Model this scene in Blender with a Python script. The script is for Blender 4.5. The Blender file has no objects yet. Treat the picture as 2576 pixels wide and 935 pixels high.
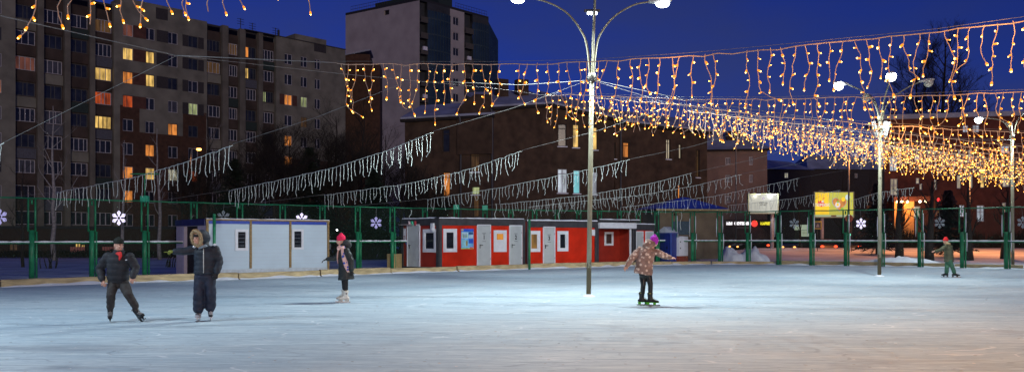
import bpy, bmesh, math, random
from mathutils import Vector, Matrix, Quaternion, noise as mnoise
R = math.radians
scene = bpy.context.scene
C = scene.collection
F, CX, HY, EYE = 2003.6, 1288.0, 597.0, 1.65      # focal length, centre and horizon in a 2576 px wide frame; eye height in m

def P(x, y, Y):                                    # photo position at depth Y -> world point
    return Vector(((x - CX) / F * Y, Y, EYE + (HY - y) / F * Y))
def GY(y): return EYE * F / (y - HY)               # depth of a ground point
def V(*a): return Vector(a)

# ------------------------------------------------------------------ materials
MATS = {}
def mat(name, col, rough=.6, var=.18, scale=6., bump=0., metal=0., emis=None, estr=0., stretch=(1, 1, 1), spec=.4, sample=None):
    if name in MATS: return MATS[name]
    m = bpy.data.materials.new(name); m.use_nodes = True
    nt = m.node_tree; b = nt.nodes['Principled BSDF']
    tc = nt.nodes.new('ShaderNodeTexCoord'); mp = nt.nodes.new('ShaderNodeMapping'); mp.inputs['Scale'].default_value = stretch
    nt.links.new(tc.outputs['Object'], mp.inputs['Vector'])
    nz = nt.nodes.new('ShaderNodeTexNoise'); nz.inputs['Scale'].default_value = scale; nz.inputs['Detail'].default_value = 5
    nt.links.new(mp.outputs[0], nz.inputs['Vector'])
    cr = nt.nodes.new('ShaderNodeValToRGB')
    cr.color_ramp.elements[0].position = .3; cr.color_ramp.elements[1].position = .7
    cr.color_ramp.elements[0].color = tuple(max(0, c * (1 - var)) for c in col) + (1,)
    cr.color_ramp.elements[1].color = tuple(min(1, c * (1 + var)) for c in col) + (1,)
    nt.links.new(nz.outputs['Fac'], cr.inputs[0]); nt.links.new(cr.outputs[0], b.inputs['Base Color'])
    b.inputs['Roughness'].default_value = rough; b.inputs['Metallic'].default_value = metal
    b.inputs['Specular IOR Level'].default_value = spec
    if bump:
        bp = nt.nodes.new('ShaderNodeBump'); bp.inputs['Strength'].default_value = bump; bp.inputs['Distance'].default_value = .02
        nt.links.new(nz.outputs['Fac'], bp.inputs['Height']); nt.links.new(bp.outputs[0], b.inputs['Normal'])
    if emis:
        b.inputs['Emission Color'].default_value = tuple(emis) + (1,); b.inputs['Emission Strength'].default_value = estr
    if sample: m.cycles.emission_sampling = sample
    MATS[name] = m; return m
def glow(name, col, strength, sample='NONE', bands=0., lo=.28):
    """lit glass; bands = curtain folds"""
    if name in MATS: return MATS[name]
    m = mat(name, (.02, .02, .02), .4, 0, emis=col, estr=strength, sample=sample)
    if bands:
        nt = m.node_tree; b = nt.nodes['Principled BSDF']
        tc = nt.nodes.new('ShaderNodeTexCoord'); mp = nt.nodes.new('ShaderNodeMapping')
        mp.inputs['Scale'].default_value = (bands, bands, bands * .22)
        nz = nt.nodes.new('ShaderNodeTexNoise'); nz.inputs['Scale'].default_value = 1.; nz.inputs['Detail'].default_value = 3
        mr = nt.nodes.new('ShaderNodeMapRange'); mr.inputs[1].default_value = .3; mr.inputs[2].default_value = .65
        mr.inputs[3].default_value = strength * lo; mr.inputs[4].default_value = strength * 1.25
        nt.links.new(tc.outputs['Object'], mp.inputs[0]); nt.links.new(mp.outputs[0], nz.inputs['Vector'])
        nt.links.new(nz.outputs['Fac'], mr.inputs[0]); nt.links.new(mr.outputs[0], b.inputs['Emission Strength'])
    return m

# ------------------------------------------------------------------ mesh builder
OFF = {}
class MB:
    def __init__(s, f=None): s.v = []; s.f = []; s.m = []; s.fn = f; s.cur = 0
    def add(s, vs, fs, m=None):
        n = len(s.v)
        for q in vs:
            q = Vector(q); s.v.append(s.fn(*q) if s.fn else q)
        for fa in fs:
            s.f.append(tuple(n + i for i in fa)); s.m.append(s.cur if m is None else m)
    def box(s, a, b, m=None):
        x0, y0, z0 = a; x1, y1, z1 = b
        s.add([(x0, y0, z0), (x1, y0, z0), (x1, y1, z0), (x0, y1, z0), (x0, y0, z1), (x1, y0, z1), (x1, y1, z1), (x0, y1, z1)],
              [(0, 3, 2, 1), (4, 5, 6, 7), (0, 1, 5, 4), (1, 2, 6, 5), (2, 3, 7, 6), (3, 0, 4, 7)], m)
    def quad(s, a, b, c, d, m=None): s.add([a, b, c, d], [(0, 1, 2, 3)], m)
    def prism(s, poly, z0, z1, m=None):
        n = len(poly)
        s.add([(p[0], p[1], z0) for p in poly] + [(p[0], p[1], z1) for p in poly],
              [tuple(range(n - 1, -1, -1)), tuple(range(n, 2 * n))] + [(i, (i + 1) % n, n + (i + 1) % n, n + i) for i in range(n)], m)
    def loft(s, secs, sides=8, hint=V(1, 0, 0), m=None, cap=True):
        """secs: list of (point, ra, rb); ra runs along hint"""
        pts = [Vector(q[0]) for q in secs]; n = len(secs); vs = []; fs = []
        for i, (p, ra, rb) in enumerate(secs):
            t = (pts[min(i + 1, n - 1)] - pts[max(i - 1, 0)])
            t = t.normalized() if t.length > 1e-9 else V(0, 0, 1)
            a = hint - t * hint.dot(t)
            if a.length < 1e-3: a = V(0, 1, 0) - t * t.y
            if a.length < 1e-3: a = V(0, 0, 1)
            a.normalize(); b = t.cross(a)
            for k in range(sides):
                an = 2 * math.pi * k / sides
                vs.append(pts[i] + a * (ra * math.cos(an)) + b * (rb * math.sin(an)))
        for i in range(n - 1):
            for k in range(sides):
                k2 = (k + 1) % sides
                fs.append((i * sides + k, i * sides + k2, (i + 1) * sides + k2, (i + 1) * sides + k))
        if cap:
            fs.append(tuple(range(sides - 1, -1, -1))); fs.append(tuple((n - 1) * sides + k for k in range(sides)))
        s.add(vs, fs, m)
    def tube(s, pts, r, sides=6, m=None, hint=V(1, 0, 0), cap=True):
        n = len(pts)
        rr = r if isinstance(r, (list, tuple)) else [r] * n
        s.loft([(p, q, q) for p, q in zip(pts, rr)], sides, hint, m, cap)
    def ball(s, c, rx, ry=None, rz=None, seg=10, rings=6, m=None, M=None):
        ry = rx if ry is None else ry; rz = rx if rz is None else rz
        vs = []; fs = []
        c = Vector(c)
        def q(x, y, z):
            w = V(x * rx, y * ry, z * rz); return c + (M @ w if M else w)
        vs.append(q(0, 0, -1))
        for i in range(1, rings):
            ph = -math.pi / 2 + math.pi * i / rings
            for k in range(seg):
                an = 2 * math.pi * k / seg
                vs.append(q(math.cos(ph) * math.cos(an), math.cos(ph) * math.sin(an), math.sin(ph)))
        vs.append(q(0, 0, 1)); top = len(vs) - 1
        for k in range(seg):
            k2 = (k + 1) % seg
            fs.append((0, 1 + k2, 1 + k)); fs.append((top, top - seg + k, top - seg + k2))
            for i in range(rings - 2):
                a = 1 + i * seg; fs.append((a + k, a + k2, a + seg + k2, a + seg + k))
        s.add(vs, fs, m)
    def mesh(s, name, off=V(0, 0, 0), smooth=False, fix=True):
        me = bpy.data.meshes.new(name)
        me.from_pydata([tuple(q - off) for q in s.v], [], s.f)
        me.polygons.foreach_set('material_index', s.m)
        if fix:
            bm = bmesh.new(); bm.from_mesh(me); bmesh.ops.recalc_face_normals(bm, faces=bm.faces); bm.to_mesh(me); bm.free()
        if smooth: me.polygons.foreach_set('use_smooth', [True] * len(me.polygons))
        me.update(); return me
    def build(s, name, mats, parent=None, smooth=False, origin=None, fix=True, bevel=0):
        if not isinstance(mats, (list, tuple)): mats = [mats]
        off = OFF[parent.name] if parent else (origin if origin is not None else V(0, 0, 0))
        me = s.mesh(name, off, smooth, fix)
        for m in mats: me.materials.append(m)
        o = bpy.data.objects.new(name, me); C.objects.link(o)
        if parent: o.parent = parent
        else: o.location = off
        OFF[o.name] = off
        if bevel:
            bv = o.modifiers.new('bevel', 'BEVEL'); bv.width = bevel; bv.segments = 2; bv.limit_method = 'ANGLE'
        return o
def thing(name, label, cat, loc, group=None):
    o = bpy.data.objects.new(name, None); C.objects.link(o); o.location = loc; o.empty_display_size = .2
    OFF[o.name] = Vector(loc); o['label'] = label; o['category'] = cat
    if group: o['group'] = group
    return o
def tag(o, label, cat, group=None, kind=None):
    if label: o['label'] = label
    if cat: o['category'] = cat
    if group: o['group'] = group
    if kind: o['kind'] = kind
    return o
def dup(root, label=None, loc=None, rotz=None, scale=None):
    r = root.copy(); C.objects.link(r); OFF[r.name] = OFF.get(root.name, V(0, 0, 0))
    if label: r['label'] = label
    if loc is not None: r.location = loc
    if rotz is not None: r.rotation_euler = (0, 0, rotz)
    if scale is not None: r.scale = (scale,) * 3 if not isinstance(scale, tuple) else scale
    for ch in list(root.children):
        c = ch.copy(); C.objects.link(c); c.parent = r
        for g in list(ch.children):
            d = g.copy(); C.objects.link(d); d.parent = c
    return r
def text_part(txt, size, M, m, parent, name='lettering', bold=0.0, xs=1.0):
    cu = bpy.data.curves.new(name, 'FONT'); cu.body = txt; cu.size = size; cu.align_x = 'CENTER'; cu.align_y = 'CENTER'; cu.offset = bold
    to = bpy.data.objects.new(name, cu); C.objects.link(to)
    bpy.context.view_layer.update()
    me = bpy.data.meshes.new_from_object(to.evaluated_get(bpy.context.evaluated_depsgraph_get()))
    bpy.data.objects.remove(to)
    for v in me.vertices:
        v.co = M @ V(v.co.x * xs, v.co.y, 0) - OFF[parent.name]
    me.materials.clear(); me.materials.append(m)
    o = bpy.data.objects.new(name, me); C.objects.link(o); o.parent = parent; OFF[o.name] = OFF[parent.name]
    return o

class Fac:
    """vertical plane through two ground points: s along, d out towards the viewer, h up"""
    def __init__(s, p0, p1):
        s.O = Vector((p0[0], p0[1])); e = Vector((p1[0], p1[1])) - s.O; s.L = e.length; s.e = e.normalized()
        n = Vector((s.e.y, -s.e.x)); s.n = n if n.dot(-s.O) > 0 else -n
    def s_of(s, px):
        k = (px - CX) / F
        return (k * s.O.y - s.O.x) / (s.e.x - k * s.e.y)
    def h_of(s, sv, py): return EYE + (HY - py) / F * (s.O.y + s.e.y * sv)
    def pt(s, a, d, h):
        q = s.O + s.e * a + s.n * d
        return V(q.x, q.y, h)
    def rect(s, x0, y0, x1, y1):
        a, b = s.s_of(x0), s.s_of(x1); mid = (a + b) / 2
        return a, b, s.h_of(mid, y1), s.h_of(mid, y0)
    def frame(s, a, d, h):                         # matrix: local x along facade, y up, z out
        o = s.pt(a, d, h); ex = V(s.e.x, s.e.y, 0); ez = V(s.n.x, s.n.y, 0); ey = V(0, 0, 1)
        return Matrix(((ex.x, ey.x, ez.x, o.x), (ex.y, ey.y, ez.y, o.y), (ex.z, ey.z, ez.z, o.z), (0, 0, 0, 1)))
def wall_grid(mb, s0, s1, h0, h1, holes, d=0., rev=.15, matfn=None, extra_s=(), extra_h=()):
    holes = [(max(a, s0), min(b, s1), max(c, h0), min(e, h1)) for a, b, c, e in holes if b > s0 and a < s1 and e > h0 and c < h1]
    ss = sorted(set([round(x, 4) for x in [s0, s1] + [q for h in holes for q in h[:2]] + [x for x in extra_s if s0 < x < s1]]))
    hs = sorted(set([round(x, 4) for x in [h0, h1] + [q for h in holes for q in h[2:]] + [x for x in extra_h if h0 < x < h1]]))
    for i in range(len(ss) - 1):
        for j in range(len(hs) - 1):
            a, b, c, e = ss[i], ss[i + 1], hs[j], hs[j + 1]
            ms, mh = (a + b) / 2, (c + e) / 2
            if any(q[0] < ms < q[1] and q[2] < mh < q[3] for q in holes): continue
            mb.quad((a, d, c), (b, d, c), (b, d, e), (a, d, e), matfn(ms, mh) if matfn else None)
    for a, b, c, e in holes:
        for p, q in (((a, c), (b, c)), ((b, c), (b, e)), ((b, e), (a, e)), ((a, e), (a, c))):
            mb.quad((p[0], d, p[1]), (q[0], d, q[1]), (q[0], d - rev, q[1]), (p[0], d - rev, p[1]), matfn((a + b) / 2, c - .01) if matfn else None)
def window(fac, root, r, frame_m, pane_m, fw=.07, mull=(), bars=(), d=-.06, dp=-.11, name='window', sub=True, label=None):
    a, b, c, e = r
    mb = MB(fac.pt); t0, t1 = d - .06, d
    mb.box((a, t0, c), (a + fw, t1, e)); mb.box((b - fw, t0, c), (b, t1, e))
    mb.box((a + fw, t0, c), (b - fw, t1, c + fw)); mb.box((a + fw, t0, e - fw), (b - fw, t1, e))
    for q in mull: mb.box((a + (b - a) * q - fw * .5, t0, c + fw), (a + (b - a) * q + fw * .5, t1 - .004, e - fw))
    for q in bars: mb.box((a + fw, t0, c + (e - c) * q - fw * .5), (b - fw, t1 - .008, c + (e - c) * q + fw * .5))
    w = mb.build(name, frame_m, root)
    if label: w['label'] = label
    pm = MB(fac.pt); pm.quad((a + .01, dp, c + .01), (b - .01, dp, c + .01), (b - .01, dp, e - .01), (a + .01, dp, e - .01))
    p = pm.build('pane', pane_m, w)
    return w

# ------------------------------------------------------------------ render, camera, world
scene.render.engine = 'CYCLES'
scene.view_settings.view_transform = 'Standard'; scene.view_settings.look = 'None'; scene.view_settings.exposure = 0
scene.cycles.use_denoising = True; scene.cycles.sample_clamp_indirect = 4.; scene.cycles.max_bounces = 6; scene.cycles.transparent_max_bounces = 12
scene.cycles.use_light_tree = True
cam = bpy.data.cameras.new('camera'); co = bpy.data.objects.new('camera', cam); C.objects.link(co)
cam.sensor_width = 36; cam.sensor_fit = 'HORIZONTAL'; cam.lens = F / 2576 * 36; cam.shift_y = (HY - 467.5) / 2576
cam.clip_end = 4000; cam.clip_start = .05
co.location = (0, 0, EYE); co.rotation_euler = (R(90), 0, 0); scene.camera = co

SUN_EL, SUN_AZ = R(4), R(165)      # low warm fill from behind the viewer, added in place of city light
w = bpy.data.worlds.new('World'); scene.world = w; w.use_nodes = True
nt = w.node_tree; bg = nt.nodes['Background']
sky = nt.nodes.new('ShaderNodeTexSky'); sky.sky_type = 'NISHITA'; sky.sun_disc = False
sky.sun_elevation = SUN_EL; sky.sun_rotation = SUN_AZ; sky.ozone_density = 4; sky.dust_density = .4; sky.air_density = 1.
tint = nt.nodes.new('ShaderNodeMix'); tint.data_type = 'RGBA'; tint.blend_type = 'MULTIPLY'; tint.inputs[0].default_value = 1
# slow cloud bank: the dusk sky is not even
tcw = nt.nodes.new('ShaderNodeTexCoord'); mpw = nt.nodes.new('ShaderNodeMapping'); mpw.inputs['Scale'].default_value = (2.2, 2.2, 6)
nzw = nt.nodes.new('ShaderNodeTexNoise'); nzw.inputs['Scale'].default_value = 1.4; nzw.inputs['Detail'].default_value = 6
crw = nt.nodes.new('ShaderNodeValToRGB'); crw.color_ramp.elements[0].position = .36; crw.color_ramp.elements[1].position = .60
SKY_A, SKY_B = (.60, .33, .80, 1), (.34, .285, 1.06, 1)
crw.color_ramp.elements[0].color = SKY_A; crw.color_ramp.elements[1].color = SKY_B
nt.links.new(tcw.outputs['Generated'], mpw.inputs[0]); nt.links.new(mpw.outputs[0], nzw.inputs['Vector']); nt.links.new(nzw.outputs['Fac'], crw.inputs[0])
nt.links.new(sky.outputs[0], tint.inputs[6]); nt.links.new(crw.outputs[0], tint.inputs[7]); nt.links.new(tint.outputs[2], bg.inputs['Color'])
bg.inputs['Strength'].default_value = .087
sd = bpy.data.lights.new('sun', 'SUN'); so = bpy.data.objects.new('sun', sd); C.objects.link(so)
sd.energy = .66; sd.angle = R(12); sd.color = (1., .82, .66)
az = SUN_AZ
sdir = V(math.sin(az) * math.cos(SUN_EL), math.cos(az) * math.cos(SUN_EL), math.sin(SUN_EL))
so.rotation_euler = sdir.to_track_quat('Z', 'Y').to_euler()
def lamp(name, loc, watts, col, rad=.14, spot=None):
    l = bpy.data.lights.new(name, 'SPOT' if spot else 'POINT')
    if spot: l.spot_size = R(spot); l.spot_blend = .55
    l.energy = watts; l.color = col; l.shadow_soft_size = rad
    o = bpy.data.objects.new(name, l); C.objects.link(o); o.location = loc; return o

# ------------------------------------------------------------------ common materials
M_white = mat('white_plastic', (.72, .74, .78), .45, .06)
M_pvc = mat('old_window_frame', (.40, .40, .44), .6, .2)
M_green = mat('green_paint', (.016, .185, .080), .45, .35, 3, .1)
M_snow = mat('snow', (.78, .82, .88), .8, .08, 3, .5)
M_black = mat('black_paint', (.012, .012, .013), .5, .2)
M_dark = mat('dark_glass', (.012, .015, .02), .12, .3, 2, spec=.6)
M_dim = mat('unlit_window_glass', (.020, .024, .032), .2, .5, 1.2, spec=.5)
M_steel = mat('steel', (.45, .46, .48), .35, .1, metal=1)
M_wire_l = mat('amber_tinted_cable', (.60, .44, .32), .5, .1)  # amber light of the bulbs put into the white cable's colour
M_wire_d = mat('pale_unlit_cable', (.66, .74, .69), .5, .1)
M_cable = mat('support_cable', (.22, .22, .21), .5, .1)
M_bulb = glow('amber_bulb', (1., .27, .004), 1.7)
M_bulb_hot = glow('amber_bulb_tip', (1., .53, .10), 12.)
M_bulb_off = mat('clear_unlit_bulb', (.75, .82, .80), .3, .05)
M_lens = glow('lit_lamp_lens', (.86, .96, 1.), 30.)
M_sodium = glow('sodium_lamp_lens', (1., .35, .06), 12.)

# ------------------------------------------------------------------ PEOPLE (built first: their surfaces are fused here)
def fuse(mb, name, mats, parent, voxel, smooth=4, post=None, fac=.5):
    me = mb.mesh(name + '_raw', OFF[parent.name])
    o = bpy.data.objects.new(name + '_raw', me); C.objects.link(o)
    md = o.modifiers.new('r', 'REMESH'); md.mode = 'VOXEL'; md.voxel_size = voxel; md.use_smooth_shade = True
    if smooth:
        ms = o.modifiers.new('s', 'SMOOTH'); ms.factor = fac; ms.iterations = smooth
    bpy.context.view_layer.update()
    me2 = bpy.data.meshes.new_from_object(o.evaluated_get(bpy.context.evaluated_depsgraph_get()))
    bpy.data.objects.remove(o); bpy.data.meshes.remove(me)
    me2.name = name; me2.materials.clear()
    for m in (mats if isinstance(mats, (list, tuple)) else [mats]): me2.materials.append(m)
    if post:
        ns = [v.normal.copy() for v in me2.vertices]
        for v, n in zip(me2.vertices, ns): v.co += n * post(v.co)
    me2.polygons.foreach_set('use_smooth', [True] * len(me2.polygons))
    r = bpy.data.objects.new(name, me2); C.objects.link(r); r.parent = parent; OFF[r.name] = OFF[parent.name]
    return r
def rnd_caps(secs):
    """round the two ends of a limb"""
    a, b = secs[0], secs[-1]
    def ext(q, w):
        t = (Vector(q[0]) - Vector(w[0])).normalized(); r = min(q[1], q[2])
        return [(Vector(q[0]) + t * r * .5, q[1] * .8, q[2] * .8), (Vector(q[0]) + t * r * .85, q[1] * .45, q[2] * .45)]
    ea, eb = ext(a, secs[1]), ext(b, secs[-2])
    return [ea[1], ea[0]] + list(secs) + eb
def limb(mb, secs, hint=V(1, 0, 0), sides=14, hem=False): mb.loft(rnd_caps(secs)[2 if hem else 0:], sides, hint)
def headM(c, yaw, pitch=0., roll=0.):
    return Matrix.Translation(c) @ Matrix.Rotation(yaw, 4, 'Z') @ Matrix.Rotation(roll, 4, 'Y') @ Matrix.Rotation(pitch, 4, 'X')
def head_shape(mb, M):
    """face looks along local -y; origin at mid head"""
    def T(x, y, z): return M @ V(x, y, z)
    hx = (M.to_3x3() @ V(1, 0, 0))
    secs = [((0, -.045, -.118), .022, .02), ((0, -.04, -.108), .04, .042), ((0, -.03, -.085), .055, .068), ((0, -.018, -.055), .064, .085), ((0, -.006, -.02), .070, .094),
            ((0, 0, .02), .074, .098), ((0, .004, .06), .073, .095), ((0, .008, .09), .062, .08), ((0, .008, .112), .036, .05), ((0, .008, .12), .015, .02)]
    mb.loft([(T(*p), a, b) for p, a, b in secs], 18, hx)
    mb.loft([(T(0, -.1, .012), .008, .008), (T(0, -.112, -.012), .011, .010), (T(0, -.118, -.030), .015, .012), (T(0, -.1, -.038), .012, .01)], 8, hx)
    for s in (-1, 1):
        mb.ball(T(s * .074, .012, -.012), .012, .022, .034, 8, 6, M=M.to_3x3())
        mb.ball(T(s * .032, -.083, -.022), .02, .018, .018, 8, 6, M=M.to_3x3())
    mb.ball(T(0, -.1, -.066), .022, .010, .007, 8, 5, M=M.to_3x3()); mb.ball(T(0, -.098, -.076), .018, .010, .007, 8, 5, M=M.to_3x3())
    mb.loft([(T(0, .022, -.06), .05, .055), (T(0, .03, -.12), .052, .055), (T(0, .035, -.18), .06, .062)], 14, hx)
def face_parts(root, M):
    M3 = M.to_3x3()
    for s in (-1, 1):
        mb = MB(); mb.ball(M @ V(s * .031, -.092, .008), .013, .006, .007, 8, 5, M=M3)
        mb.build('eye', mat('eye', (.03, .02, .018), .2, .1), root, True)
        mb = MB(); mb.ball(M @ V(s * .031, -.096, .025), .018, .005, .004, 8, 5, M=M3)
        mb.build('eyebrow', mat('brow_hair', (.06, .04, .028), .8, .1), root, True)
    mb = MB(); mb.ball(M @ V(0, -.106, -.070), .022, .006, .0045, 8, 5, M=M3)
    mb.build('mouth', mat('lips', (.32, .10, .09), .5, .1), root, True)
def hand_shape(mb, wrist, d, up, curl=.35, sc=1., side=1, point=False):
    """d: along the hand, up: back of the hand normal; side: thumb side"""
    d = d.normalized(); up = (up - d * up.dot(d)).normalized(); lat = d.cross(up) * side
    w0 = Vector(wrist)
    mb.loft(rnd_caps([(w0, .030 * sc, .022 * sc), (w0 + d * .035 * sc, .038 * sc, .018 * sc), (w0 + d * .085 * sc, .042 * sc, .015 * sc)]), 12, lat)
    base = w0 + d * .088 * sc
    for i, (o, L) in enumerate(((.031, .068), (.010, .078), (-.011, .072), (-.031, .056))):
        c = curl * (.9 + .25 * i)
        if point: c = .04 if i == 0 else 1.25
        p = base + lat * o * sc; dd = d.copy(); secs = [(p - d * .02 * sc, .0095 * sc, .0095 * sc), (p, .0095 * sc, .0095 * sc)]
        for k, fr in enumerate((.45, .32, .23)):
            q = Quaternion(lat * side, -c if side > 0 else c)
            dd = (Matrix.Rotation(c, 3, up.cross(d)) @ dd) if True else dd
            p = p + dd * L * fr * sc; rr = (.0092 - .0012 * k) * sc
            secs.append((p.copy(), rr, rr))
        mb.loft(rnd_caps(secs), 8, lat)
    t0 = w0 + d * .03 * sc + lat * .03 * sc; td = (d * .7 + lat * .75 - up * .15).normalized()
    t1 = t0 + td * .042 * sc; t2 = t1 + (td + d * .6 - up * .25).normalized() * .034 * sc
    mb.loft(rnd_caps([(t0, .0125 * sc, .0125 * sc), (t1, .011 * sc, .011 * sc), (t2, .009 * sc, .009 * sc)]), 8, up)
def skate(root, ankle, toe_dir, boot_m, sole_m, L=.27, tilt=V(0, 0, 1), hock=True, lace_m=None, ground=None):
    """ankle: centre of the boot shaft at 0.24 above the ice; toe_dir horizontal"""
    t = Vector(toe_dir); t = (t - tilt * t.dot(tilt)).normalized(); lat = tilt.cross(t)
    A = Vector(ankle); A.z = .224 * tilt.z
    def q(f, l, u): return A + t * f + lat * l + tilt * u      # u measured from ankle (0) downwards negative
    mb = MB()
    limb(mb, [(q(-.01, 0, .07), .062, .066), (q(-.005, 0, .0), .054, .060), (q(0, 0, -.07), .05, .066)], lat)
    limb(mb, [(q(-.07, 0, -.105), .036, .036), (q(-.02, 0, -.095), .044, .046), (q(.06, 0, -.098), .046, .045), (q(.12, 0, -.11), .046, .034), (q(L - .09, 0, -.118), .036, .024)], lat)
    boot = fuse(mb, 'skate_boot', boot_m, root, .012, 3)
    mb = MB()
    mb.loft([(q(-.105, 0, -.142), .030, .006), (q(-.06, 0, -.143), .038, .007), (q(0, 0, -.143), .034, .007), (q(.09, 0, -.143), .045, .007), (q(L - .075, 0, -.143), .030, .006)], 10, lat)
    mb.build('sole', sole_m, boot, True)
    mb = MB()
    for f in (-.055, .10):
        mb.loft([(q(f, 0, -.146), .022, .03), (q(f, 0, -.195), .008, .035)], 8, lat)
    mb.build('blade_holder', sole_m, boot, True)
    mb = MB()
    mb.loft([(q(-.125, 0, -.200), .003, .008), (q(-.11, 0, -.207), .003, .017), (q(.05, 0, -.207), .003, .018), (q(L - .06, 0, -.206), .003, .016), (q(L - .045, 0, -.196), .003, .008)], 6, lat)
    mb.build('blade', M_steel, boot)
    if lace_m:
        mb = MB()
        for k in range(5):
            f = .055 + .025 * k; u = -.02 - .017 * k
            f2 = min(f, .15)
            mb.tube([q(f2 + .0, -.035, u - .018), q(f2 + .014, 0, u), q(f2 + .0, .035, u - .018)], .006, 5)
        mb.tube([q(-.07, 0, .075), q(-.01, .068, .077), q(.06, 0, .075), q(-.01, -.068, .077), q(-.07, 0, .075)], .012, 6, hint=V(0, 0, 1))
        mb.build('lace', lace_m, boot, True)
    return boot
def person(label, cx, y_foot):
    Y = GY(y_foot); r = thing('person', label, 'person', V((cx - CX) / F * Y, Y, 0))
    return r, (lambda x, y, dy=0.: P(x, y, Y + dy)), Y
M_skin = mat('skin', (.60, .34, .25), .5, .08)
def quilt(period, amp, z0=0.):
    return lambda c: amp * abs(math.sin((c.z - z0) * math.pi / period)) + .004 * mnoise.noise(c * 14) + .006 * mnoise.noise(c * 6)
def crease(amp=.006, f=9.):
    return lambda c: amp * mnoise.noise(V(c.x * f, c.y * f, c.z * f * 1.6)) + amp * .6 * mnoise.noise(c * f * 2.3)

def man_crouching():
    r, J, Y = person('crouching man in black cap and dark puffer jacket with red scarf, skating at far left', 293, 809)
    jm = mat('charcoal_puffer', (.024, .026, .032), .7, .3, 9, .25); tm = mat('grey_brown_trousers', (.040, .037, .036), .8, .25, 12, .2)
    hM = headM(J(298.5, 616, -.13), R(58), R(8))
    b = MB(); head_shape(b, hM)
    limb(b, [(J(297, 706, .1), .13, .09), (J(297, 668, .0), .14, .09), (J(298, 640, -.08), .1, .07)])
    arms = []
    for S, E, W, H, sd in (((272, 644, -.04), (252, 675, .02), (257, 704, -.10), (261.5, 716, -.13), 1), ((325, 644, -.06), (340.5, 674, .0), (334, 695, -.14), (331, 708, -.16), -1)):
        S, E, W, H = J(*S), J(*E), J(*W), J(*H)
        limb(b, [(S, .05, .05), (E, .042, .042), (W, .03, .028)])
        hand_shape(b, W, (H - W), V(sd * -.5, -.8, .3), .5, 1.0, sd)
        arms.append((S, E, W))
    legs = []
    for Hh, K, A in (((286, 707, .1), (279.5, 741, -.14), (277.5, 777, .0)), ((309, 707, .1), (323, 741, -.08), (343, 774, .02))):
        Hh, K, A = J(*Hh), J(*K), J(*A); legs.append((Hh, K, A))
        limb(b, [(Hh, .07, .07), (K, .05, .05), (A, .04, .04)])
    fuse(b, 'body', M_skin, r, .0065, 3); face_parts(r, hM)
    j = MB()
    limb(j, [(J(297, 710, .09), .185, .15), (J(297, 703, .09), .20, .16), (J(297, 694, .07), .205, .165), (J(297, 676, .02), .205, .165), (J(298, 657, -.03), .215, .165), (J(298, 646, -.07), .19, .14), (J(298, 637, -.10), .105, .10)], hem=True)
    for S, E, W in arms:
        limb(j, [(S, .085, .09), (S.lerp(E, .5), .09, .09), (E, .082, .085), (E.lerp(W, .6), .068, .07), (E.lerp(W, .96), .055, .055)])
    fuse(j, 'jacket', jm, r, .014, 5, quilt(.115, .010))
    c = MB(); c.loft([(J(298, 640, -.1), .115, .105), (J(299, 633, -.105), .105, .10), (J(299, 629.5, -.105), .10, .098)], 16, cap=False)
    c.build('collar', jm, r, True)
    t = MB(); limb(t, [(J(297, 698, .09), .16, .13), (J(297, 710, .1), .17, .13)])
    for Hh, K, A in legs:
        limb(t, [(Hh, .105, .105), (Hh.lerp(K, .55), .098, .1), (K, .082, .086), (K.lerp(A, .5), .078, .082), (K.lerp(A, .88), .07, .074)])
    fuse(t, 'trousers', tm, r, .014, 4, crease(.010, 8))
    h = MB(); limb(h, [(hM @ V(0, .008, .028), .088, .110), (hM @ V(0, .010, .075), .09, .112), (hM @ V(0, .012, .115), .074, .092), (hM @ V(0, .012, .140), .03, .04)], hM.to_3x3() @ V(1, 0, 0), 16, True)
    fuse(h, 'knitted_cap', mat('black_knit', (.014, .018, .014), .9, .3, 40, .4), r, .01, 2)
    s = MB(); k0 = J(302, 634, -.2)
    s.loft([(J(296, 634, -.19), .05, .012), (J(301, 638, -.225), .045, .014), (J(303, 643, -.238), .034, .010), (J(301, 650, -.235), .020, .007), (J(299.5, 655, -.228), .006, .004)], 8)
    s.build('scarf', mat('red_scarf', (.62, .03, .03), .8, .2, 20), r, True)
    bt = MB(); bt.box(J(315, 652, -.222), J(320, 654, -.215)); bt.build('chest_logo', M_white, r)
    bk = mat('black_leather', (.012, .013, .014), .35, .3, 10); wl = mat('grey_laces', (.30, .31, .31), .8)
    skate(r, J(277.5, 783, .0), V(.40, -.9, 0), bk, bk, .28, lace_m=wl)
    tl = V(-.62, -.02, 1).normalized()
    skate(r, J(345, 781, .02), V(.85, -.7, -.1), bk, bk, .28, tl, lace_m=wl)
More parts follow.
